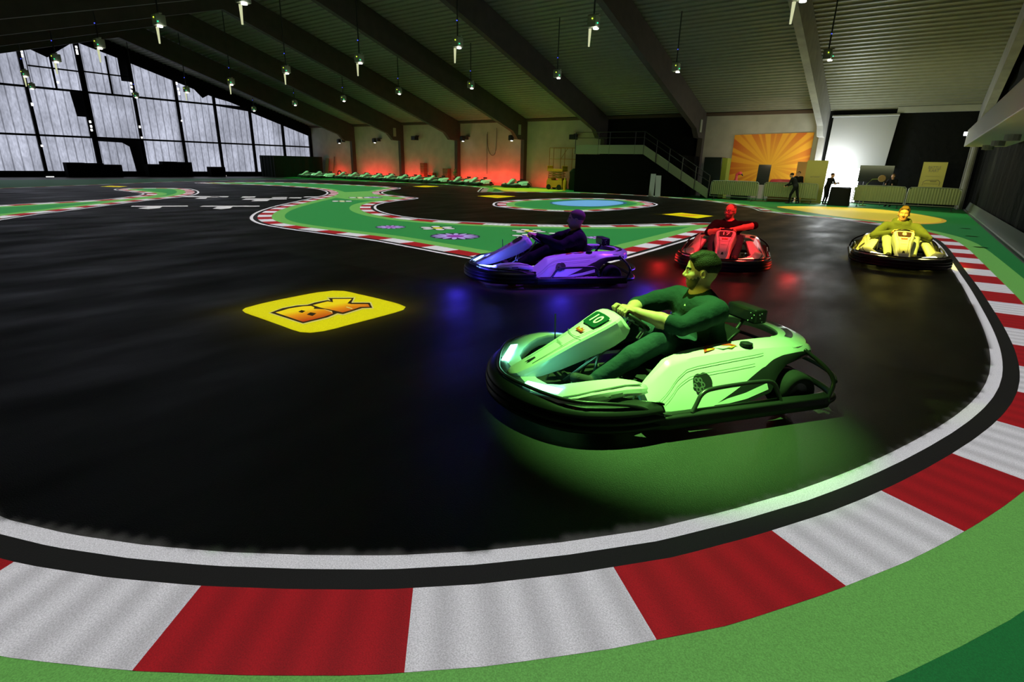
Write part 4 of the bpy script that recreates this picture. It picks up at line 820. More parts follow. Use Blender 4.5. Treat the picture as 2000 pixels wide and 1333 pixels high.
# ------------------------------------------------------------------ people: one smooth skin grown over a posed skeleton
def n3(v): v = np.array(v, float); return v/np.linalg.norm(v)
class Body:
    def __init__(s): s.P = []                            # (kind, data, label, blend, op)
    def cap(s, a, b, ra, rb, lab, k=.03, op='+'): s.P.append(('c', (np.array(a, float), np.array(b, float), ra, rb), lab, k, op)); return s
    def ell(s, c, r, lab, k=.03, op='+', R=None): s.P.append(('e', (np.array(c, float), np.array(r, float), R), lab, k, op)); return s
    @staticmethod
    def dist(p, X):
        if p[0] == 'c':
            a, b, ra, rb = p[1]; ab = b-a; L = ab@ab+1e-12; t = np.clip(((X-a)@ab)/L, 0, 1); return np.linalg.norm(X-a-t[..., None]*ab, axis=-1)-(ra+(rb-ra)*t)
        c, r, R = p[1]; q = X-c
        if R is not None: q = q@R
        k0 = np.linalg.norm(q/r, axis=-1); k1 = np.linalg.norm(q/(r*r), axis=-1); return k0*(k0-1)/(k1+1e-9)
    def bbox(s, p, pad):
        if p[0] == 'c':
            a, b, ra, rb = p[1]; r = max(ra, rb)+pad; return np.minimum(a, b)-r, np.maximum(a, b)+r
        c, r, R = p[1]; m = max(r)+pad; return c-m, c+m
    def mesh(s, h):
        bb = [s.bbox(p, .02) for p in s.P if p[4] == '+']; lo = np.min([b[0] for b in bb], 0)-2*h; hi = np.max([b[1] for b in bb], 0)+2*h
        n = np.ceil((hi-lo)/h).astype(int)+1; D = np.full(n, .2, np.float32)
        for p in s.P:
            k = p[3]; a, b = s.bbox(p, k+2*h); i0 = np.maximum(0, ((a-lo)/h).astype(int)); i1 = np.minimum(n, ((b-lo)/h).astype(int)+2)
            if (i1 <= i0).any(): continue
            ax = [lo[j]+np.arange(i0[j], i1[j])*h for j in range(3)]; X = np.stack(np.meshgrid(*ax, indexing='ij'), -1)
            d = s.dist(p, X).astype(np.float32); sl = tuple(slice(i0[j], i1[j]) for j in range(3)); E_ = D[sl]
            if p[4] == '+': q = np.maximum(k-np.abs(E_-d), 0)/k; D[sl] = np.minimum(E_, d)-q*q*k/4
            else: d = -d; q = np.maximum(k-np.abs(E_-d), 0)/k; D[sl] = np.maximum(E_, d)+q*q*k/4
        # surface nets
        ins = D < 0; C = [(0, 0, 0), (1, 0, 0), (0, 1, 0), (1, 1, 0), (0, 0, 1), (1, 0, 1), (0, 1, 1), (1, 1, 1)]
        sh = tuple(np.array(D.shape)-1); cnt = np.zeros(sh, int)
        for c in C: cnt += ins[c[0]:c[0]+sh[0], c[1]:c[1]+sh[1], c[2]:c[2]+sh[2]]
        act = (cnt > 0) & (cnt < 8); I = np.argwhere(act); idx = -np.ones(sh, int); idx[act] = np.arange(len(I))
        acc = np.zeros((len(I), 3)); m = np.zeros(len(I))
        val = {c: D[I[:, 0]+c[0], I[:, 1]+c[1], I[:, 2]+c[2]] for c in C}
        for a in C:
            for j in range(3):
                if a[j] == 0:
                    b = list(a); b[j] = 1; b = tuple(b); va, vb = val[a], val[b]; x = (va < 0) != (vb < 0); t = np.where(x, va/(va-vb+1e-12), 0)
                    pt = np.array(a, float)[None]+np.zeros((len(I), 3)); pt[:, j] = t; acc += pt*x[:, None]; m += x
        V = lo+(I+acc/m[:, None])*h; F = []
        for j in range(3):
            u, v = (j+1) % 3, (j+2) % 3; e = [0, 0, 0]; e[j] = 1
            A_ = ins[:ins.shape[0]-e[0], :ins.shape[1]-e[1], :ins.shape[2]-e[2]]; B_ = ins[e[0]:, e[1]:, e[2]:]
            E1 = np.argwhere(A_ != B_); E1 = E1[(E1[:, u] > 0) & (E1[:, v] > 0) & (E1[:, u] < sh[u]) & (E1[:, v] < sh[v])]
            f = A_[E1[:, 0], E1[:, 1], E1[:, 2]]
            def g(du, dv): q = E1.copy(); q[:, u] -= du; q[:, v] -= dv; return idx[q[:, 0], q[:, 1], q[:, 2]]
            q = np.stack([g(1, 1), g(0, 1), g(0, 0), g(1, 0)], 1); q[~f] = q[~f][:, ::-1]; F.append(q)
        return V, np.vstack(F)
def make_body(name, B_, h, mats, parent, override=None):
    V, F = B_.mesh(h); C = V[F].mean(1); labs = sorted({p[2] for p in B_.P}); best = np.full(len(C), 9.); lab = np.zeros(len(C), int)
    for p in B_.P:
        if p[4] != '+': continue
        d = B_.dist(p, C); m = d < best; best[m] = d[m]; lab[m] = labs.index(p[2])
    names_ = list(labs)
    if override:
        for nm, fn in override:
            if nm not in names_: names_.append(nm)
            m = fn(C, np.array([names_[l] for l in lab])); lab[m] = names_.index(nm)
    me = bpy.data.meshes.new(name); me.from_pydata(V.tolist(), [], F.tolist())
    for l in names_: me.materials.append(MT[mats.get(l, l)])
    me.polygons.foreach_set('material_index', lab.tolist()); me.polygons.foreach_set('use_smooth', [True]*len(F)); me.update()
    o = link(name, me, parent); return o
def head(Bd, c, yaw, pitch=0, sc=1.2, detail=True, beard=False, hair='short', roll=0.0):
    """adds a head to Bd; returns (to-world function, hair Body)"""
    cy, sy, cp, sp_ = math.cos(yaw), math.sin(yaw), math.cos(pitch), math.sin(pitch)
    Rm = np.array([[cy*cp, -sy, -cy*sp_], [sy*cp, cy, -sy*sp_], [sp_, 0, cp]]); c = np.array(c, float)
    w = lambda *p: c+Rm@(np.array(p)*sc)
    el = lambda p, r, lab, k, op='+', b=Bd: b.ell(w(*p), np.array(r)*sc, lab, k*sc, op, Rm)
    cp_ = lambda a, b_, ra, rb, lab, k, op='+': Bd.cap(w(*a), w(*b_), ra*sc, rb*sc, lab, k*sc, op)
    el((-.012, 0, .030), (.102, .078, .086), 'skin', .02); el((.038, 0, -.035), (.055, .060, .075), 'skin', .03); el((.045, 0, -.078), (.045, .048, .034), 'skin', .02)
    cp_((.062, -.012, -.095), (.062, .012, -.095), .022, .022, 'skin', .02); el((-.035, 0, -.02), (.06, .062, .06), 'skin', .03)
    cp_((.072, -.028, .016), (.078, 0, .014), .013, .013, 'skin', .015); cp_((.072, .028, .016), (.078, 0, .014), .013, .013, 'skin', .015)
    for s in (1, -1):
        el((.058, .040*s, -.028), (.026, .024, .024), 'skin', .02); el((.094, .031*s, -.002), (.014, .014, .010), 'skin', .012, '-')
        el((.075, .031*s, -.003), (.013, .013, .012), 'eye', .004); cp_((.080, .018*s, .006), (.074, .045*s, .006), .005, .004, 'skin', .005)
        cp_((.088, .014*s, .020), (.074, .046*s, .020), .0045, .004, 'hair', .003)
        el((-.006, .079*s, -.012), (.020, .009, .031), 'skin', .008); el((-.004, .090*s, -.010), (.011, .008, .020), 'skin', .006, '-'); el((-.008, .082*s, -.034), (.010, .007, .010), 'skin', .006)
    cp_((.088, 0, .006), (.108, 0, -.026), .008, .012, 'skin', .010); cp_((.098, -.011, -.034), (.098, .011, -.034), .009, .009, 'skin', .008)
    cp_((.086, -.018, -.062), (.086, .018, -.062), .0065, .0065, 'lip', .006); cp_((.084, -.015, -.071), (.084, .015, -.071), .007, .007, 'lip', .006)
    H = Body()
    if hair:
        el((-.018, 0, .036), (.106, .083, .089), 'hair', .005, '+', H); 
        if hair == 'quiff':
            for i in range(5): H.cap(w(.060-.03*i, -.03+.004*i, .088+.016*min(i, 2)-.004*i), w(.060-.03*i, .035-.004*i, .088+.016*min(i, 2)-.004*i), .020*sc, .020*sc, 'hair', .02*sc)
        H.ell(w(.112, 0, -.004), np.array((.080, .098, .090))*sc, 'hair', .006, '-', Rm); H.ell(w(.02, 0, -.105), np.array((.20, .12, .072))*sc, 'hair', .006, '-', Rm)
        for s in (1, -1): H.ell(w(.004, .088*s, -.016), np.array((.027, .028, .036))*sc, 'hair', .004, '-', Rm)
    loc_ = lambda C: ((C-c)@Rm)/sc
    return w, H, loc_
def hand(Bd, wrist, P, t, u, n, s, sc=1.2, lab='skin'):
    """a hand closed over a rim at P: t along the rim, u outwards, n up from the wheel"""
    P, t, u, n = [np.array(v, float) for v in (P, t, u, n)]; W_ = np.array(wrist, float); mid = P+n*.030-u*.026*sc
    Bd.cap(W_, mid, .027*sc, .024*sc, lab, .03); Bd.cap(mid-t*.026*sc, mid+t*.026*sc, .015*sc, .017*sc, lab, .02)
    L = (1.0, 1.1, 1.05, .85)
    for i in range(4):
        o = t*(i-1.5)*.0195*sc; l = L[i]; a = P+n*.033-u*.014+o; b = P+n*.026+u*.022*l+o; c_ = P-n*.006+u*.033*l+o*1.0; d = P-n*.026+u*.010+o
        Bd.cap(a, b, .0098*sc, .0092*sc, lab, .006); Bd.cap(b, c_, .0092*sc, .0086*sc, lab, .005); Bd.cap(c_, d, .0086*sc, .0074*sc, lab, .005)
    th = -t*s
    a = mid+th*.030*sc; b = P-u*.026+th*.040*sc-n*.004; c_ = P-u*.018+th*.030*sc-n*.026; Bd.cap(a, b, .0115*sc, .0105*sc, lab, .012); Bd.cap(b, c_, .0105*sc, .0085*sc, lab, .006)
def driver(ki, name_label, mats, yaw, h, headc=(-.335, 0, .955), elbL=(.02, .325, .61), elbR=(.0, -.36, .60), aL=.35, aR=-.35, belly=1.0, sleeve='half', hair='quiff', beard=True, lean=0, pitch=0, detail=True, glasses=False, hoodie=False, shs=1.0, cap_hair='hair'):
    kx, ky, hd = KARTS[ki]; root = thing('person', name_label, 'person', (kx, ky, .007), hd)
    B_ = Body(); hx, hy, hz = headc
    sx, sz = hx+.02, hz-.255
    B_.ell((-.44, 0, .29), (.19, .22, .17), 'jeans', .05); B_.ell((-.36, 0, .42), (.20*belly, .235*belly, .17), 'shirt', .06); B_.ell((sx-.05, 0, sz-.10), (.165, .235*shs, .20), 'shirt', .07)
    B_.cap((sx-.02, .17*shs, sz-.03), (sx-.02, -.17*shs, sz-.03), .098, .098, 'shirt', .06); B_.cap((sx-.03, 0, sz+.04), (hx-.015, 0, hz-.10), .080, .068, 'skin', .03)
    B_.cap((sx-.055, -.06, sz+.055), (sx-.055, .06, sz+.055), .055, .055, 'shirt', .05)
    if hoodie: B_.cap((sx-.10, -.10, sz+.09), (sx-.10, .10, sz+.09), .075, .075, 'shirt', .05); B_.cap((sx+.03, -.09, sz+.06), (sx+.03, .09, sz+.06), .05, .05, 'shirt', .05)
    C_ = np.array((.245, 0, .595)); u_ = np.array((.82, 0, .57)); v_ = np.array((0, 1., 0)); n_ = np.array((-.57, 0, .82))
    for s, el, a in ((1, elbL, aL), (-1, elbR, aR)):
        sh = np.array((sx-.005, .235*s*shs, sz-.015)); el = np.array(el)
        P = C_+u_*math.cos(a)*.14+v_*math.sin(a)*.15; ur = u_*math.cos(a)+v_*math.sin(a); t = -u_*math.sin(a)+v_*math.cos(a)
        wr = P-ur*.085+n_*.045+n3(el-P)*.03; B_.cap(sh, sh*.5+el*.5, .098, .086, 'shirt', .05)
        B_.cap(sh*.5+el*.5, el, .086, .068, 'shirt', .03)
        if sleeve == 'half':
            q = el*.80+wr*.20; B_.cap(el, q, .068, .066, 'shirt', .02); B_.cap(el, el*.55+wr*.45, .052, .056, 'skin', .015); B_.cap(el*.55+wr*.45, wr, .056, .036, 'skin', .02)
        elif sleeve == 'short': B_.cap(sh*.5+el*.5, el, .058, .055, 'skin', .02); B_.cap(el, el*.55+wr*.45, .055, .054, 'skin', .02); B_.cap(el*.55+wr*.45, wr, .052, .036, 'skin', .02)
        else: B_.cap(el, wr, .066, .050, 'shirt', .03)
        hand(B_, wr, P, t, ur, n_, s)
    for s in (1, -1):
        hip = (-.38, .115*s, .27); kn = (.12, .225*s, .475 if s > 0 else .45); an = (.60, .20*s, .215)
        B_.cap(hip, kn, .125, .088, 'jeans', .05); B_.cap(kn, (.36, .215*s, .36), .088, .082, 'jeans', .02); B_.cap((.36, .215*s, .36), an, .082, .066, 'jeans', .03)
        B_.cap((.62, .20*s, .17), (.80, .205*s, .235), .045, .040, 'shoe', .03); B_.cap((.60, .20*s, .145), (.68, .20*s, .16), .042, .042, 'shoe', .02)
    if belly > 1.0 or detail:
        for k_ in range(4): a = .3*k_; B_.cap((-.22+.01*k_, -.10, .40+.06*k_), (-.20+.02*k_, .13, .42+.055*k_), .010, .012, 'shirt', .03)
        for s in (1, -1): B_.cap((.04, .28*s, .40), (.13, .16*s, .55), .010, .010, 'jeans', .03); B_.cap((.40, .28*s, .33), (.47, .16*s, .36), .009, .009, 'jeans', .03); B_.cap((-.15, .10*s, .44), (-.02, .30*s, .40), .010, .010, 'jeans', .03)
    w, H, loc_ = head(B_, headc, yaw, pitch, hair=hair)
    ov = []
    if beard: ov.append(('beard', lambda C, L: (lambda q: (L == 'skin') & (q[:, 2] < -.046+.55*np.maximum(0, .045-q[:, 0])+.006*np.sin(q[:, 0]*300)) & (q[:, 2] > -.128) & (q[:, 0] > (-.012-q[:, 2])*.42) & (np.abs(q[:, 1]) < .09) & ~((q[:, 0] > .085) & (q[:, 2] > -.045)))(loc_(C))))
    ov.append(('hair', lambda C, L: (lambda q: (L == 'skin') & (q[:, 2] > .0) & (q[:, 0] < .02) & (np.linalg.norm(C-np.array(headc), axis=1) < .16) & (np.abs(q[:, 1]) < .2) & ((q[:, 0] < -.03) | (q[:, 2] > .05)))(loc_(C))))
    mm = dict(mats); make_body('body', B_, h, mm, root, ov)
    if hair: make_body('hair', H, h*.8, mm, root)
    if glasses:
        mb = MB()
        for s in (1, -1): mb.tube([w(.098, .031*s+.022*math.cos(a), .0+.016*math.sin(a)) for a in np.linspace(0, 2*PI, 13)[:-1]], .0035, 6, closed=True); mb.tube([w(.098, .053*s, .004), w(.0, .082*s, .008)], .0035, 6)
        mb.tube([w(.1, -.01, .004), w(.1, .01, .004)], .003, 6); mb.build('spectacles', ['glass'], root)
    return root, w
g_root, gw = driver(0, 'bearded man in a dark jersey and jeans driving the green lit kart', dict(skin='skin', hair='hairb', beard='beard', shirt='shirt', jeans='jeans', shoe='shoe', lip='lip', eye='eye'), -.52, .0065, belly=1.12, shs=1.08, pitch=-.05)
mb = MB(); mb.add([(-.150, .085, .700), (-.148, .110, .705), (-.150, .100, .718), (-.152, .088, .713)], [(0, 1, 2, 3)]); mb.build('shirt_badge', ['textw'], g_root)
driver(1, 'man in dark clothes with cropped hair driving the violet lit kart', dict(skin='skin', hair='hairs', shirt='shirtd', jeans='coat', shoe='shoe', lip='lip', eye='eye', beard='beard'), -.25, .011, headc=(-.37, 0, .925), hair='short', beard=False, sleeve='long', detail=False, aL=.3, elbL=(-.05, .34, .56), elbR=(-.05, -.34, .56))
driver(2, 'bald man with spectacles and dark tee shirt driving the red lit kart', dict(skin='skin', hair='hairs', shirt='shirtd', jeans='jeans', shoe='shoe', lip='lip', eye='eye', beard='beard'), .55*-1, .011, headc=(-.36, 0, .955), hair=None, beard=True, sleeve='short', detail=False, elbL=(.0, .46, .74), elbR=(.0, -.34, .56), aL=.9, aR=-.9, glasses=True)
driver(3, 'young man in an olive hooded jacket driving the yellow lit kart', dict(skin='skin', hair='hairl', shirt='hood', jeans='jeansl', shoe='shoe', lip='lip', eye='eye', beard='beard'), -.12, .011, headc=(-.36, 0, .94), hair='quiff', beard=False, sleeve='long', detail=False, elbL=(-.02, .46, .50), elbR=(-.02, -.46, .50), aL=1.35, aR=-1.35, hoodie=True, shs=1.1)

# ------------------------------------------------------------------ things along the back wall
def rect_on_back(px0, py0, px1, py1, Y):
    a = on_back(px0, py0, Y); b = on_back(px1, py1, Y); return a[0], a[1], b[0], b[1]
# sunburst backdrop
def burst():
    m = mat('sunburst', (.8, .3, .02), .6); nt = m.node_tree; b = nt.nodes['Principled BSDF']
    tc = nt.nodes.new('ShaderNodeTexCoord'); sp = nt.nodes.new('ShaderNodeSeparateXYZ'); nt.links.new(tc.outputs['Object'], sp.inputs[0])
    at2 = nt.nodes.new('ShaderNodeMath'); at2.operation = 'ARCTAN2'; nt.links.new(sp.outputs['Z'], at2.inputs[0]); nt.links.new(sp.outputs['X'], at2.inputs[1])
    n = nt.nodes.new('ShaderNodeTexNoise'); n.inputs['Scale'].default_value = 1.2; nt.links.new(tc.outputs['Object'], n.inputs['Vector'])
    mu = nt.nodes.new('ShaderNodeMath'); mu.operation = 'MULTIPLY'; mu.inputs[1].default_value = 26; nt.links.new(at2.outputs[0], mu.inputs[0])
    si = nt.nodes.new('ShaderNodeMath'); si.operation = 'SINE'; nt.links.new(mu.outputs[0], si.inputs[0])
    mu2 = nt.nodes.new('ShaderNodeMath'); mu2.operation = 'MULTIPLY_ADD'; mu2.inputs[1].default_value = 11; mu2.inputs[2].default_value = 1; nt.links.new(at2.outputs[0], mu2.inputs[0])
    s2 = nt.nodes.new('ShaderNodeMath'); s2.operation = 'SINE'; nt.links.new(mu2.outputs[0], s2.inputs[0])
    ad = nt.nodes.new('ShaderNodeMath'); ad.operation = 'ADD'; nt.links.new(si.outputs[0], ad.inputs[0]); nt.links.new(s2.outputs[0], ad.inputs[1])
    r = nt.nodes.new('ShaderNodeValToRGB'); r.color_ramp.elements[0].position = .42; r.color_ramp.elements[1].position = .58
    r.color_ramp.elements[0].color = (.62, .13, .01, 1); r.color_ramp.elements[1].color = (.85, .38, .02, 1)
    mr = nt.nodes.new('ShaderNodeMapRange'); mr.inputs['From Min'].default_value = -2; mr.inputs['From Max'].default_value = 2; nt.links.new(ad.outputs[0], mr.inputs[0]); nt.links.new(mr.outputs[0], r.inputs[0])
    ln = nt.nodes.new('ShaderNodeVectorMath'); ln.operation = 'LENGTH'; nt.links.new(tc.outputs['Object'], ln.inputs[0])
    m2 = nt.nodes.new('ShaderNodeMapRange'); m2.inputs['From Min'].default_value = .2; m2.inputs['From Max'].default_value = 2.6; m2.inputs['To Min'].default_value = .9; m2.inputs['To Max'].default_value = 0; nt.links.new(ln.outputs['Value'], m2.inputs[0])
    mx = nt.nodes.new('ShaderNodeMix'); mx.data_type = 'RGBA'; nt.links.new(m2.outputs[0], mx.inputs[0]); nt.links.new(r.outputs[0], mx.inputs[6]); mx.inputs[7].default_value = (.92, .48, .02, 1)
    nt.links.new(mx.outputs[2], b.inputs['Base Color']); return m
cx = -7.85
mb = MB(); mb.add([(-2.35, 0, -.9), (2.2, 0, -.9), (2.2, 0, 2.0), (-2.35, 0, 1.9)], [(0, 1, 2, 3)]); mb.add([(-2.35, .03, -.9), (2.2, .03, -.9), (2.2, .03, 2.0), (-2.35, .03, 1.9)], [(3, 2, 1, 0)])
o = mb.build('sunburst_banner', [burst()], loc=(cx, Y0-.035, 1.95)); tag(o, 'big orange and yellow sunburst banner hanging on the plaster wall', 'banner')
# crowd barriers with ribbed sheets
def barrier(x0, x1, Y, label, group):
    w = x1-x0; r = thing('crowd_barrier', label, 'barrier', ((x0+x1)/2, Y, 0), 0, group)
    mb = MB(); fr = rounded([(-w/2, 0, .18), (-w/2, 0, 1.0), (-w/2+.12, 0, 1.1), (w/2-.12, 0, 1.1), (w/2, 0, 1.0), (w/2, 0, .18)], 1); mb.tube(fr, .022, 8); mb.tube([(-w/2, 0, .2), (w/2, 0, .2)], .02, 6); mb.build('frame', ['galv'], r)
    secs = []; n = int(w/.115)
    mb = MB(); V = []; F = []
    for i in range(n*2+1):
        x = -w/2+.03+(w-.06)*i/(n*2); y = -.03 if i % 2 else .01; zt = 1.07-.10*max(0, 1-(min(i, n*2-i)/2.5)); V += [(x, y, .30), (x, y, zt)]
        if i: F.append((2*i-2, 2*i, 2*i+1, 2*i-1))
    mb.add(V, F).build('ribbed_sheet', ['drape'], r, solid=.008)
    for s in (-1, 1): mb = MB(); mb.tube([(s*(w/2-.25), 0, .2), (s*(w/2-.25), 0, .03)], .02, 6); mb.box((s*(w/2-.25), 0, .018), (.06, .5, .03)); mb.build('foot', ['tube'], r)
barrier(-10.15, -7.45, 34.6, 'ribbed crowd barrier at left end, in front of the flamingo', 'crowd barriers'); barrier(-7.25, -4.45, 35.0, 'ribbed crowd barrier below the sunburst banner, behind the walking man', 'crowd barriers')
barrier(-2.75, -.45, 35.2, 'ribbed crowd barrier just right of the bright doorway', 'crowd barriers'); barrier(-.38, 1.80, 35.2, 'ribbed crowd barrier in the right corner under the yellow poster board', 'crowd barriers')
# boards, screens, cabinets
def board(name, x0, z0, x1, z1, Y, m, label, cat, lean=.0, th=.03, extra=None):
    r = thing(name, label, cat, ((x0+x1)/2, Y, .006)); w, h = x1-x0, z1-z0; mb = MB()
    mb.add([(-w/2, 0, z0), (w/2, 0, z0), (w/2, lean, z1), (-w/2, lean, z1), (-w/2, th, z0), (w/2, th, z0), (w/2, lean+th, z1), (-w/2, lean+th, z1)], [(0, 1, 2, 3), (7, 6, 5, 4), (0, 3, 7, 4), (1, 5, 6, 2), (2, 6, 7, 3), (0, 4, 5, 1)]); mb.build('panel', [m], r)
    if z0 > .05: mb = MB(); mb.tube([(-w*.3, th+.02, 0), (-w*.3, th+.02, z0+.1)], .02); mb.tube([(w*.3, th+.02, 0), (w*.3, th+.02, z0+.1)], .02); mb.build('stand', ['tube'], r)
    if extra: extra(r, w, h, z0)
    return r
def ex_poster(r, w, h, z0):
    mb = MB(); V, F = text_tris('BATTLE', .20); mb.add([(v.x*.8, -.012, z0+h*.78+v.y) for v in V], F); V, F = text_tris('KART', .20); mb.add([(v.x*.9, -.012, z0+h*.66+v.y) for v in V], F); mb.build('lettering', ['ink'], r)
    mb = MB(); P = [(-.36, .10), (-.34, .28), (-.24, .36), (.28, .38), (.37, .28), (.36, .10)]; mb.tube([(x, -.012, z0+z) for x, z in P], .014, 4); mb.tube([(-.30, -.012, z0+.18), (.30, -.012, z0+.18)], .01, 4); mb.tube([(-.05, -.012, z0+.3), (.22, -.012, z0+.3)], .02, 4); mb.build('car_drawing', ['ink'], r)
    mb = MB(); mb.box((0, -.012, z0+h*.44), (w*.6, .005, .012)); mb.build('rule', ['ink'], r)
board('poster_board', -.02, 1.06, 1.02, 2.34, 37.4, 'board', 'yellow poster board with faint lettering and car drawing against the black curtain', 'poster', lean=.02, extra=ex_poster)
def ex_roll(r, w, h, z0): mb = MB(); V, F = text_tris('BATTLEKART', .1); mb.add([(v.x*.8, -.012, z0+h*.62+v.y) for v in V], F); mb.build('lettering', ['ink'], r)
board('rollup_banner', -5.35, .0, -4.30, 2.32, 35.9, 'board', 'tall olive yellow roll up banner left of the bright doorway', 'banner', extra=ex_roll)
board('display_board', -6.00, .0, -5.40, 2.25, 36.9, 'boardb', 'tall brown board beside the olive yellow roll up banner', 'board')
board('flat_screen', -2.85, 1.25, -1.25, 2.12, 37.2, 'tvs', 'large dark flat screen below the roller blind', 'screen')
board('lounge_panel', -8.0, .9, -7.3, 2.05, 36.2, 'tvs', 'black tilted panel standing in front of the sunburst banner', 'panel', lean=.15)
r = thing('equipment_cabinet', 'tall black cabinet with an olive green side beside the plaster wall', 'cabinet', (-10.75, 36.8, .006)); mb = MB(); mb.box((0, 0, 1.22), (1.1, .8, 2.44)); mb.build('body', ['tvs'], r, bevel=.02); mb = MB(); mb.box((.72, 0, 1.2), (.32, .78, 2.4)); mb.build('side_panel', ['greend'], r, bevel=.01)
# table under a black cloth with a person leaning beside it
r = thing('draped_table', 'table under a long black cloth in the gap between the crowd barriers', 'table', (-3.35, 34.9, 0)); secs = []
for z, k_ in ((.95, .9), (.93, .98), (.6, 1.02), (.3, 1.05), (.02, 1.10)): secs.append([(.48*k_*math.copysign(abs(math.cos(a))**.5, math.cos(a))*(1+.02*math.sin(a*9)), .35*k_*math.copysign(abs(math.sin(a))**.5, math.sin(a)), z+.03*math.sin(a*2)*(z > .5)) for a in np.linspace(0, 2*PI, 41)[:-1]])
MB().loft(secs, closed=True, cap=True).build('cloth', ['coat'], r, smooth=False)
# inflatables
Fl = Body(); Fl.ell((0, 0, .28), (.34, .28, .22), 'p', .06).cap((-.22, 0, .35), (-.42, 0, .62), .10, .085, 'p', .06).cap((-.42, 0, .62), (-.40, 0, .95), .085, .075, 'p', .05).cap((-.40, 0, .95), (-.27, 0, 1.05), .075, .08, 'p', .05).ell((-.22, 0, 1.03), (.12, .1, .1), 'p', .03).cap((-.14, 0, 1.0), (-.05, 0, .90), .05, .03, 'b', .02).cap((.1, .2, .42), (.42, .25, .52), .12, .06, 'p', .05).cap((.1, -.2, .42), (.42, -.25, .52), .12, .06, 'p', .05)
MT['b'] = MT['tvs']
r = thing('inflatable_flamingo', 'pink inflatable flamingo standing behind the left crowd barrier', 'inflatable', (-8.75, 36.2, .50)); make_body('body', Fl, .02, dict(p='pink', b='b'), r)
mb = MB(); mb.box((0, 0, .28), (1.0, .7, .56)); o = mb.build('stool_box', ['tvs'], loc=(-8.75, 36.2, .006)); o.scale.z = .97; tag(o, 'low black box under the inflatable flamingo', 'box')
mb = MB(); mb.tube([(.62*math.cos(a), .45*math.sin(a), .15) for a in np.linspace(0, 2*PI, 25)[:-1]], .15, 12, closed=True); o = mb.build('inflatable_ring', ['pink'], smooth=True, loc=(-6.45, 36.25, .96)); tag(o, 'pink inflatable ring lying on a stand behind the middle crowd barrier', 'inflatable')
mb = MB(); mb.box((0, 0, .47), (1.4, .7, .94)); o = mb.build('display_table', ['boardb'], loc=(-6.45, 36.25, .006)); tag(o, 'low brown stand under the pink inflatable ring', 'stand')
# bystanders
def stander(x, y, face, label, mats, hgt=1.75, lean=0.0, arms='down', hair='short', h=.016):
    r = thing('person', label, 'person', (x, y, .006), face); k_ = hgt/1.75; B_ = Body(); L = lambda z: lean*max(0, z-.9)
    p = lambda a, b, c: (a+L(c)*1.0, b, c-abs(lean)*max(0, c-.9)*.35)
    for s in (1, -1):
        st_ = .14*s if arms == 'walk' else .0
        B_.cap(p(0, .09*s, .90), (.04+st_, .10*s, .48), .095, .065, 'jeans', .04); B_.cap((.04+st_, .10*s, .48), (-.02+st_*1.6, .10*s, .10), .062, .045, 'jeans', .02); B_.cap((-.02+st_*1.6, .10*s, .05), (.15+st_*1.6, .11*s, .04), .042, .036, 'shoe', .02)
        sh = np.array(p(-.01, .19*s, 1.40))
        if arms == 'down': e, w_ = sh+(-.02, .05*s, -.30), sh+(.06, .04*s, -.56)
        elif arms == 'walk': e, w_ = sh+(.08, .05*s, -.27), sh+(.30, -.02*s, -.38)
        else: e, w_ = sh+(.14, .05*s, -.24), sh+(.38, -.04*s, -.18)
        B_.cap(sh, e, .062, .05, 'shirt', .04); B_.cap(e, w_, .05, .038, 'shirt', .02); B_.ell(w_+(.03, 0, -.03), (.05, .03, .05), 'skin', .02)
    B_.ell(p(0, 0, .95), (.13, .17, .14), 'jeans', .05); B_.cap(p(0, 0, 1.02), p(0, 0, 1.28), .135, .15, 'shirt', .06); B_.cap(p(0, .13, 1.39), p(0, -.13, 1.39), .085, .085, 'shirt', .05); B_.cap(p(0, 0, 1.42), p(.02, 0, 1.52), .055, .052, 'skin', .02)
    w, H, l = head(B_, p(.02, 0, 1.62), 0, -lean*.3, sc=1.0, hair='short')
    make_body('body', B_, h, mats, r); make_body('hair', H, h*.8, mats, r); return r
dk = dict(skin='skin', hair='hairb', shirt='coat', jeans='coat', shoe='shoe', lip='lip', eye='eye')
stander(-5.45, 34.3, PI*.93, 'man in dark clothes walking bent forward in front of the middle barrier', dk, lean=.45, arms='walk')
stander(-5.6, 35.55, -PI/2, 'person in black standing behind the middle barrier', dk, lean=.1)
stander(-4.05, 35.2, -.5, 'silhouetted person leaning by the black draped table in the doorway glare', dk, lean=.25, arms='fwd')
stander(-1.15, 36.4, -PI/2-.3, 'person in a dark top behind the right barrier, near the flat screen', dict(dk, hair='hairl'), arms='fwd', lean=.15, hgt=1.7)
r = thing('desk_lamp', 'round brown lamp head on a bent green arm above the right barrier', 'lamp', (-2.0, 36.3, .006)); mb = MB(); mb.tube([(-.3, 0, 0), (-.3, 0, 1.15), (-.1, 0, 1.40), (.18, 0, 1.42)], .02, 8); mb.box((-.3, 0, .02), (.3, .3, .04)); mb.build('arm', ['greend'], r); mb = MB(); mb.lathe([(.17, -.03), (.18, 0), (.15, .04)], (.33, 0, 1.45), 'y', 20); mb.build('lamp_head', ['boardb'], r)
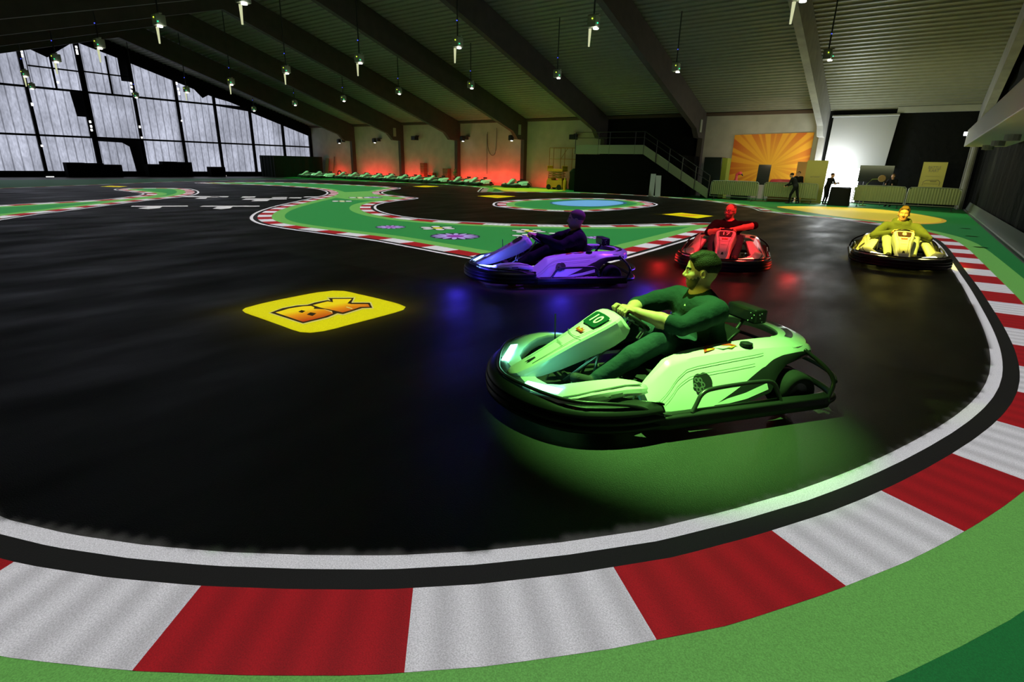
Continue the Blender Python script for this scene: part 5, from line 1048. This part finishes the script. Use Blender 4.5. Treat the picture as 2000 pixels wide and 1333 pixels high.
# mezzanine box with stair
mz = thing('mezzanine', 'black walled mezzanine platform with pale fascia and stair in the dark bay', 'platform', (-16, 36, .006))
mb = MB(); mb.box((.05, .6, 1.25), (7.5, 3.6, 2.5)); mb.build('enclosure', ['frame'], mz)
for a, b in ((-3.65, -1.95), (-1.93, -1.13), (-1.11, .67), (.69, 1.3)): mb = MB(); mb.box((( a+b)/2+.0, -1.3, 2.82), (b-a, .05, .56)); mb.build('fascia_panel', ['offwhite'], mz)
sx0, sx1, sz0, sz1 = 1.3, 5.7, 2.82, .28
for i in range(5):
    a, b = i/5, (i+1)/5-.01; A_ = (sx0+(sx1-sx0)*a, sz0+(sz1-sz0)*a); B2 = (sx0+(sx1-sx0)*b, sz0+(sz1-sz0)*b)
    mb = MB(); mb.add([(A_[0], -1.3, A_[1]-.28), (B2[0], -1.3, B2[1]-.28), (B2[0], -1.3, B2[1]+.28), (A_[0], -1.3, A_[1]+.28)], [(0, 1, 2, 3)]); mb.build('stair_panel', ['offwhite'], mz, solid=.04)
mb = MB()
for i in range(14): t = i/14; mb.box((sx0+(sx1-sx0)*t+.15, -.9, sz0+(sz1-sz0)*t-.1), (.34, .7, .04))
mb.add([(sx0, -.52, sz0-.3), (sx1, -.52, 0), (sx1, -.5, sz1+.1), (sx0, -.5, sz0+.1)], [(0, 1, 2, 3)]); mb.build('steps', ['frame'], mz)
mb = MB()
for z in (3.55, 3.9): mb.tube([(-3.7, -1.3, z), (1.3, -1.3, z), (5.7, -1.3, z-2.55)], .022, 6)
for x in (-3.7, -1.94, -1.12, .68): mb.tube([(x, -1.3, 2.5), (x, -1.3, 3.9)], .025, 6)
for i in range(6): t = i/5; mb.tube([(sx0+(sx1-sx0)*t, -1.33, max(.0, sz0+(sz1-sz0)*t-.3)), (sx0+(sx1-sx0)*t, -1.33, sz0+(sz1-sz0)*t+1.05)], .022, 6)
mb.build('railing', ['tube'], mz)
# white panels leaning in front of it
for i, (x, w, h, ln) in enumerate([(-13.6, .32, 1.35, .15), (-13.15, .34, 1.25, .3)]): mb = MB(); mb.add([(-w/2, 0, 0), (w/2, 0, 0), (w/2-ln*.6, .3, h), (-w/2-ln*.6, .3, h)], [(0, 1, 2, 3)]); o = mb.build('leaning_panel', ['screen'], solid=.04, loc=(x, 33.9, .02)); tag(o, ['upright off white panel leaning against the black mezzanine wall', 'slanted off white panel right beside the upright leaning panel'][i], 'panel')
mb = MB(); mb.add([(0, 0, .22), (.25, .25, .1), (.0, .5, .03), (-.25, .25, .06), (0, .1, 0)], [(0, 1, 2, 3), (0, 4, 1), (0, 3, 4)]); 
# scissor lift
lf = thing('scissor_lift', 'yellow scissor lift parked in front of the back wall', 'lift', (-22.1, 36.4, .006))
mb = MB(); mb.box((0, 0, .42), (1.35, .8, .5)); mb.box((-.45, 0, .75), (.35, .7, .16)); mb.box((.45, 0, .75), (.35, .7, .16)); mb.build('base', ['liftY'], lf, bevel=.03)
for x in (-.45, .45):
    for y in (-.4, .4): MB().lathe([(.19, -.05), (.19, .05)], (x, y, .19), 'y', 16).build('wheel', ['tyre'], lf)
mb = MB()
for k_ in range(3):
    z = .82+.17*k_
    for y in (-.3, .3): mb.tube([(-.55, y, z), (.55, y, z+.16)], .025, 6); mb.tube([(.55, y, z), (-.55, y, z+.16)], .025, 6)
mb.build('scissor_arms', ['boardb'], lf)
mb = MB(); mb.box((0, 0, 1.40), (1.35, .75, .18)); mb.box((-.64, 0, 1.58), (.06, .75, .25)); mb.box((.64, 0, 1.58), (.06, .75, .25)); mb.build('platform', ['liftY'], lf, bevel=.02)
sc_ = thing('scaffold_rails', 'thin brown rail frame standing behind the scissor lift', 'frame', (-21.9, 37.6, .006)); mb = MB()
for x in (-1.5, -.5, .5, 1.4):
    for y in (-.3, .3): mb.tube([(x, y, 0), (x, y, 3.0)], .022, 6)
for z in (2.2, 3.0):
    for y in (-.3, .3): mb.tube([(-1.5, y, z), (1.4, y, z)], .022, 6)
mb.tube([(-.5, -.3, 2.2), (.1, -.3, 3.0)], .02, 6); mb.build('frame', ['boardb'], sc_)
# dark machine and yellow bottle
r = thing('floor_machine', 'dark bulky machine under cover between the scissor lift and mezzanine', 'machine', (-20.7, 36.9, 0)); mb = MB(); secs = [[(a*math.cos(t), .45*math.sin(t), z) for t in np.linspace(0, 2*PI, 21)[:-1]] for z, a in ((0, .55), (.4, .62), (.9, .55), (1.3, .58), (1.55, .25))]; mb.loft(secs, closed=True, cap=True); mb.build('cover', ['cloth'], r)
r = thing('gas_bottle', 'slim yellow bottle standing beside the scissor lift', 'bottle', (-21.0, 35.7, .006)); mb = MB(); mb.lathe([(.10, 0), (.11, .03), (.11, .62), (.08, .72), (.03, .78), (.03, .88)], (0, 0, 0), 'z', 16); mb.build('body', ['liftY'], r, smooth=True)
# cartons, plant, planks
def carton(px, n, label, w=.45, h=.42):
    X, _ = on_back(px, 335, 37.9)
    for i in range(n):
        mb = MB(); mb.box((0, 0, h/2), (w, .45, h-.01)); mb.box((0, -.227, h/2), (w*.9, .004, .05), 1); mb.box((0, -.227, h*.8), (w*.3, .004, .06), 1)
        o = mb.build('carton', ['card', 'boardb'], loc=(X, 38.22, .006+i*h)); tag(o, label[i], 'box', 'cartons by the back wall')
carton(823, 4, ['carton at the bottom of the tallest carton stack', 'second carton up in the tallest carton stack', 'third carton up in the tallest carton stack', 'topmost carton of the tallest carton stack'])
carton(840, 2, ['carton on the floor just right of the tallest stack', 'carton on top of a pair just right of the tallest stack'])
carton(868, 3, ['carton at the bottom of the stack left of the potted plant', 'middle carton of the stack left of the potted plant', 'topmost carton of the stack left of the potted plant'], w=.6)
X, _ = on_back(884, 335, 37.6); r = thing('potted_plant', 'leafy plant in a dark pot between cartons and column', 'plant', (X, 37.95, .006)); mb = MB(); mb.lathe([(.14, 0), (.2, .5), (.18, .5), (.15, .42)], (0, 0, 0), 'z', 16); mb.build('pot', ['tvs'], r)
mb = MB(); rr = random.Random(3)
for i in range(60):
    a, e, L_ = rr.uniform(0, 2*PI), rr.uniform(.2, 1.4), rr.uniform(.25, .45); d = Vector((math.cos(a)*math.cos(e), math.sin(a)*math.cos(e), math.sin(e))); b = Vector((0, 0, .5+rr.uniform(0, .5))); sd = d.cross(Vector((0, 0, 1))).normalized()*.05
    mb.add([b, b+d*L_*.5+sd, b+d*L_+Vector((0, 0, -.08)), b+d*L_*.5-sd], [(0, 1, 2, 3)])
mb.build('foliage', ['leaf'], r)
for i, (px, w, h, ln) in enumerate([(623, .5, 2.0, .35), (637, .6, 1.9, .15), (650, .16, 2.1, .05)]):
    X, _ = on_back(px, 335, 38.0); mb = MB(); mb.add([(-w/2, 0, 0), (w/2, 0, 0), (w/2-ln, .35, h), (-w/2-ln*.4, .35, h)], [(0, 1, 2, 3)]); o = mb.build('plank', ['plank'], solid=.05, loc=(X, 38.0, .02)); tag(o, ['wide dark board leaning in the far left corner of the back wall', 'broad dark board leaning just right of the corner board', 'narrow dark plank standing alone left of the first column'][i], 'board')
X, _ = on_back(663, 335, 37.9); mb = MB(); mb.tube([(.30*math.cos(a), 0, .38+.30*math.sin(a)) for a in np.linspace(0, 2*PI, 21)[:-1]], .07, 8, closed=True); o = mb.build('spare_tyre', ['tyre'], loc=(X, 37.9, 0)); tag(o, 'tyre standing against the back wall left of the first column', 'tyre')
# black curtained block in the far corner and dark clutter along the curtain wall
r = thing('curtained_block', 'large block behind black curtain in the far left corner', 'stack', (-53.4, 35.2, 0)); mb = MB(); secs = []
P = [(-1.3, 2.4), (-1.3, -3.2), (1.3, -3.2), (1.3, 2.4)]
pts = []
for (a, b), (c, d) in zip(P, P[1:]):
    for t in np.linspace(0, 1, 24)[:-1]: pts.append((a+(c-a)*t, b+(d-b)*t))
pts.append(P[-1]); mb.loft([[(x+.05*math.sin(i*1.7)*(1 if z else 0+1), y+.05*math.cos(i*1.3), z) for i, (x, y) in enumerate(pts)] for z in (0.006, 2.05)], closed=True, cap=True); mb.build('curtain', ['cloth'], r)
for i, (ya, yb, h, l) in enumerate([(15.6, 19.4, 1.15, 'low dark heap of gear under the window left of the gap'), (21.3, 25.0, 1.35, 'dark stack of cases under the middle of the curtain wall'), (26.6, 28.0, .9, 'small dark case standing alone under the curtain wall')]):
    o = thing('equipment_cases', l, 'cases', (-54.3, (ya+yb)/2, 0)); n = max(1, int((yb-ya)/.95)); rr = random.Random(i)
    for j in range(n): hh = h*rr.uniform(.75, 1); mb = MB(); mb.box((0, ya-(ya+yb)/2+(j+.5)*(yb-ya)/n, hh/2+.006), (.8, (yb-ya)/n-.03, hh)); mb.build('case', ['frame'], o, bevel=.03)
# hanging cables on the back wall
for (a, lab) in (([(952, 258), (952, 285), (956, 300), (962, 305), (968, 300), (970, 270), (970, 250)], 'thin dark cable hanging in a loop on the plaster wall'), ([(951, 262), (951, 300), (951, 340)], 'thin dark cable hanging straight down the plaster wall')):
    mb = MB(); mb.tube(rounded([(on_back(x, y, Y0-.05)[0], Y0-.05, on_back(x, y, Y0-.05)[1]) for x, y in a]), .018, 5); o = mb.build('cable', ['tube']); tag(o, lab, 'cable')
for i, x in enumerate((BAYS[1], BAYS[3], BAYS[5])): mb = MB(); mb.box((0, 0, 0), (.05, .32, .75)); o = mb.build('sign_plate', ['housing'], loc=(x+.2, Y0-1.15, 4.35)); tag(o, 'small pale plate on the haunch of the %s column' % ['second', 'fourth', 'sixth'][i], 'sign')
